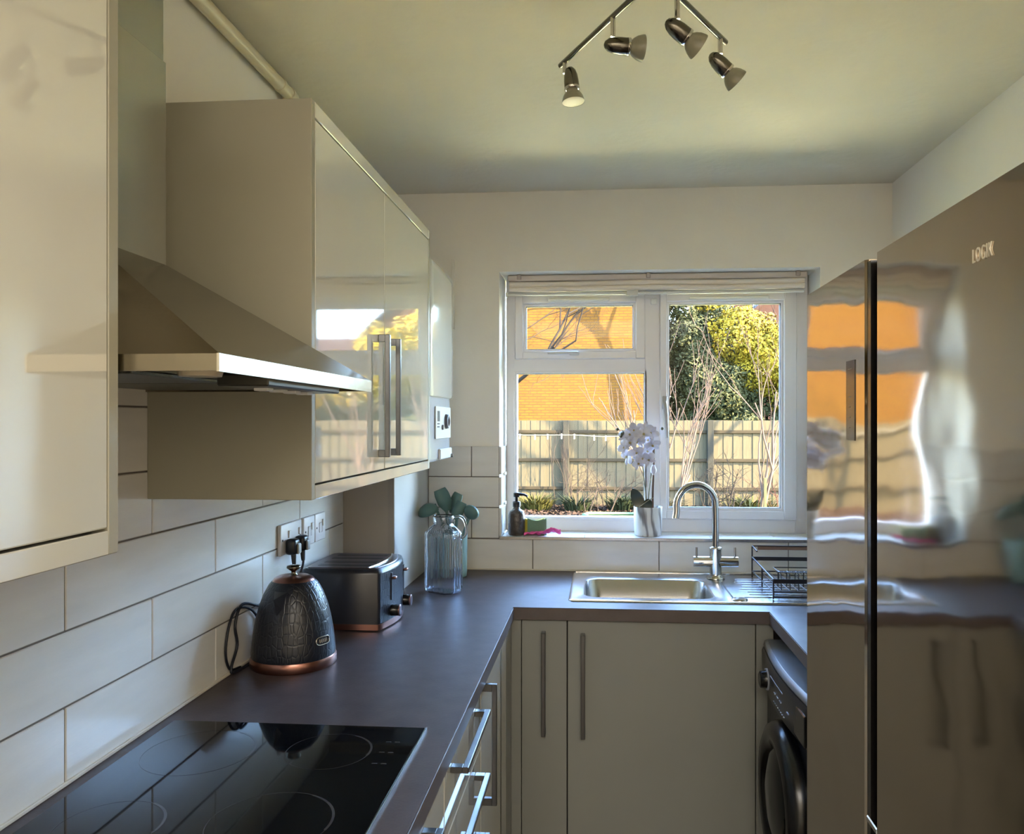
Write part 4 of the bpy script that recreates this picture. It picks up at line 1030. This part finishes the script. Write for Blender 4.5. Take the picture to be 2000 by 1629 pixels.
bare('bare_shrub', 'tangled twiggy shrub against the fence seen in the lower left pane', 'shrub', (-.05, 15.2, GZ), .5, .012, 19, 9, 4, .75, .05)
bare('climbing_shrub', 'thin climbing shrub with dry leaves over the left fence post', 'shrub', (-.75, 15.9, GZ), .75, .012, 20, 4, 4, .3, .3)
def tuft(name, label, base, n, h, spread, seed, mt, w=.012):
    rnd = random.Random(seed); m = MB(); v = []; f = []
    for _ in range(n):
        a = rnd.uniform(0, 6.28); r0 = rnd.uniform(0, spread*.4); p = Vector((math.cos(a)*r0*1.8, math.sin(a)*r0, 0)); d = Vector((math.cos(a), math.sin(a), 0)); hh = h*rnd.uniform(.5, 1.1); s = Vector((-d.y, d.x, 0))*w
        k = len(v); q = p+d*spread*.3+Vector((0, 0, hh*.6)); e = p+d*spread*.8+Vector((0, 0, hh*rnd.uniform(.7, 1)))
        v += [p-s, p+s, q+s, q-s, e]; f += [(k, k+1, k+2, k+3), (k+3, k+2, k+4)]
    m.add([x+Vector(base) for x in v], f)
    return tag(_loc(obj(name, m, mt, None, base, fix=False), base), label, 'plant', 'leafy clumps along the fence')
def _loc(o, l): o.location = l; return o
YG = mat('clump_yellow', dk((188, 176, 60)), .7); GG = mat('clump_green', dk((98, 118, 58)), .7)
tuft('leafy_plant', 'yellow-green leafy clump at left by the fence foot', (-1.25, 15.4, GZ), 260, .42, .42, 1, YG)
tuft('leafy_plant', 'green strappy clump in the middle of the lower left pane', (-.45, 15.3, GZ), 200, .40, .40, 2, GG)
tuft('leafy_plant', 'green leafy clump nearest the orchid, by the fence foot', (.45, 15.5, GZ), 220, .40, .42, 3, GG)
tuft('leafy_plant', 'grassy clump under the sapling at the fence foot', (2.9, 15.5, GZ), 260, .36, .6, 4, YG)
tuft('leafy_plant', 'straw-coloured clump below the reddish shrub', (1.2, 15.6, GZ), 200, .3, .5, 6, mat('clump_straw', dk((150, 138, 84)), .8))
# leaf litter over the bed: nobody could count it
rnd = random.Random(7); v = []; f = []
for _ in range(9000):
    p = Vector((rnd.uniform(-5, 6), rnd.uniform(14.3, 16.3), GZ+.03+rnd.random()*.03)); a = rnd.uniform(0, 6.28); s = rnd.uniform(.02, .05)
    d = Vector((math.cos(a), math.sin(a), rnd.uniform(-.7, .7)))*s; e = Vector((-math.sin(a), math.cos(a), rnd.uniform(-.7, .7)))*s*.6; k = len(v)
    v += [p-d, p-e, p+d, p+e]; f.append((k, k+1, k+2, k+3))
m = MB(); m.add(v, f)
tag(obj('leaf_litter', m, LITTER, None, None, fix=False), 'reddish fallen leaves covering the flower bed along the fence', 'leaves', kind='stuff')
t = thing('plastic_tray', 'pale green rimmed tray lying on the ground in front of fence', 'tray', (.35, 14.0, GZ))
obj('rim', MB().tube([(-.3, 14.1, GZ+.10), (-.2, 13.85, GZ+.10), (1.0, 13.8, GZ+.10), (1.05, 14.3, GZ+.10), (-.2, 14.35, GZ+.10), (-.3, 14.1, GZ+.10)], .03, 8), mat('tray_green', dk((150, 190, 140), .3), .5), t)
obj('tray_base', MB().box(-.25, 1.0, 13.86, 14.3, GZ+.003, GZ+.07, .02), mat('tray_base', dk((96, 150, 126), .2), .5), t)
# washing line
t = thing('washing_line', 'white washing line sagging across the garden before the fence', 'washing line', (-2.5, 13.5, GZ))
lp_ = [(-6.2+7.1*k/16, 13.5, 1.62-.36*k/16-.10*math.sin(PI*k/16)+.012*math.sin(k*2.1)) for k in range(17)]
obj('line', MB().tube(lp_, .006, 5), mat('line_cord', dk((220, 216, 200), .4), .6), t)
for x in (-6.2, .93): obj('line_post', MB().tube([(x, 13.5, GZ), (x, 13.5, 1.66 if x < 0 else 1.30)], .03, 10), mat('line_post', (120, 124, 118), .5), t)
for i, x in enumerate((-1.6, -1.38, -1.12, -.9, -.66, -.44, -.1, .1, -2.1, -2.6, -3.1, -3.7)):
    k = (x+6.2)/7.1; z = 1.62-.36*k-.10*math.sin(PI*k)+.012*math.sin(k*16*2.1)
    m = MB().box(x-.012, x-.002, 13.492, 13.508, z-.075, z+.02, .003).box(x+.002, x+.012, 13.492, 13.508, z-.075, z+.02, .003)
    o = solo('clothes_peg', m, mat('line_cord', (1,1,1)), 'small white clothes peg clipped on the washing line', 'peg', 'clothes pegs on the washing line', loc=(x, 13.5, z))

for o in bpy.data.objects:
    if '_o' in o: del o['_o']
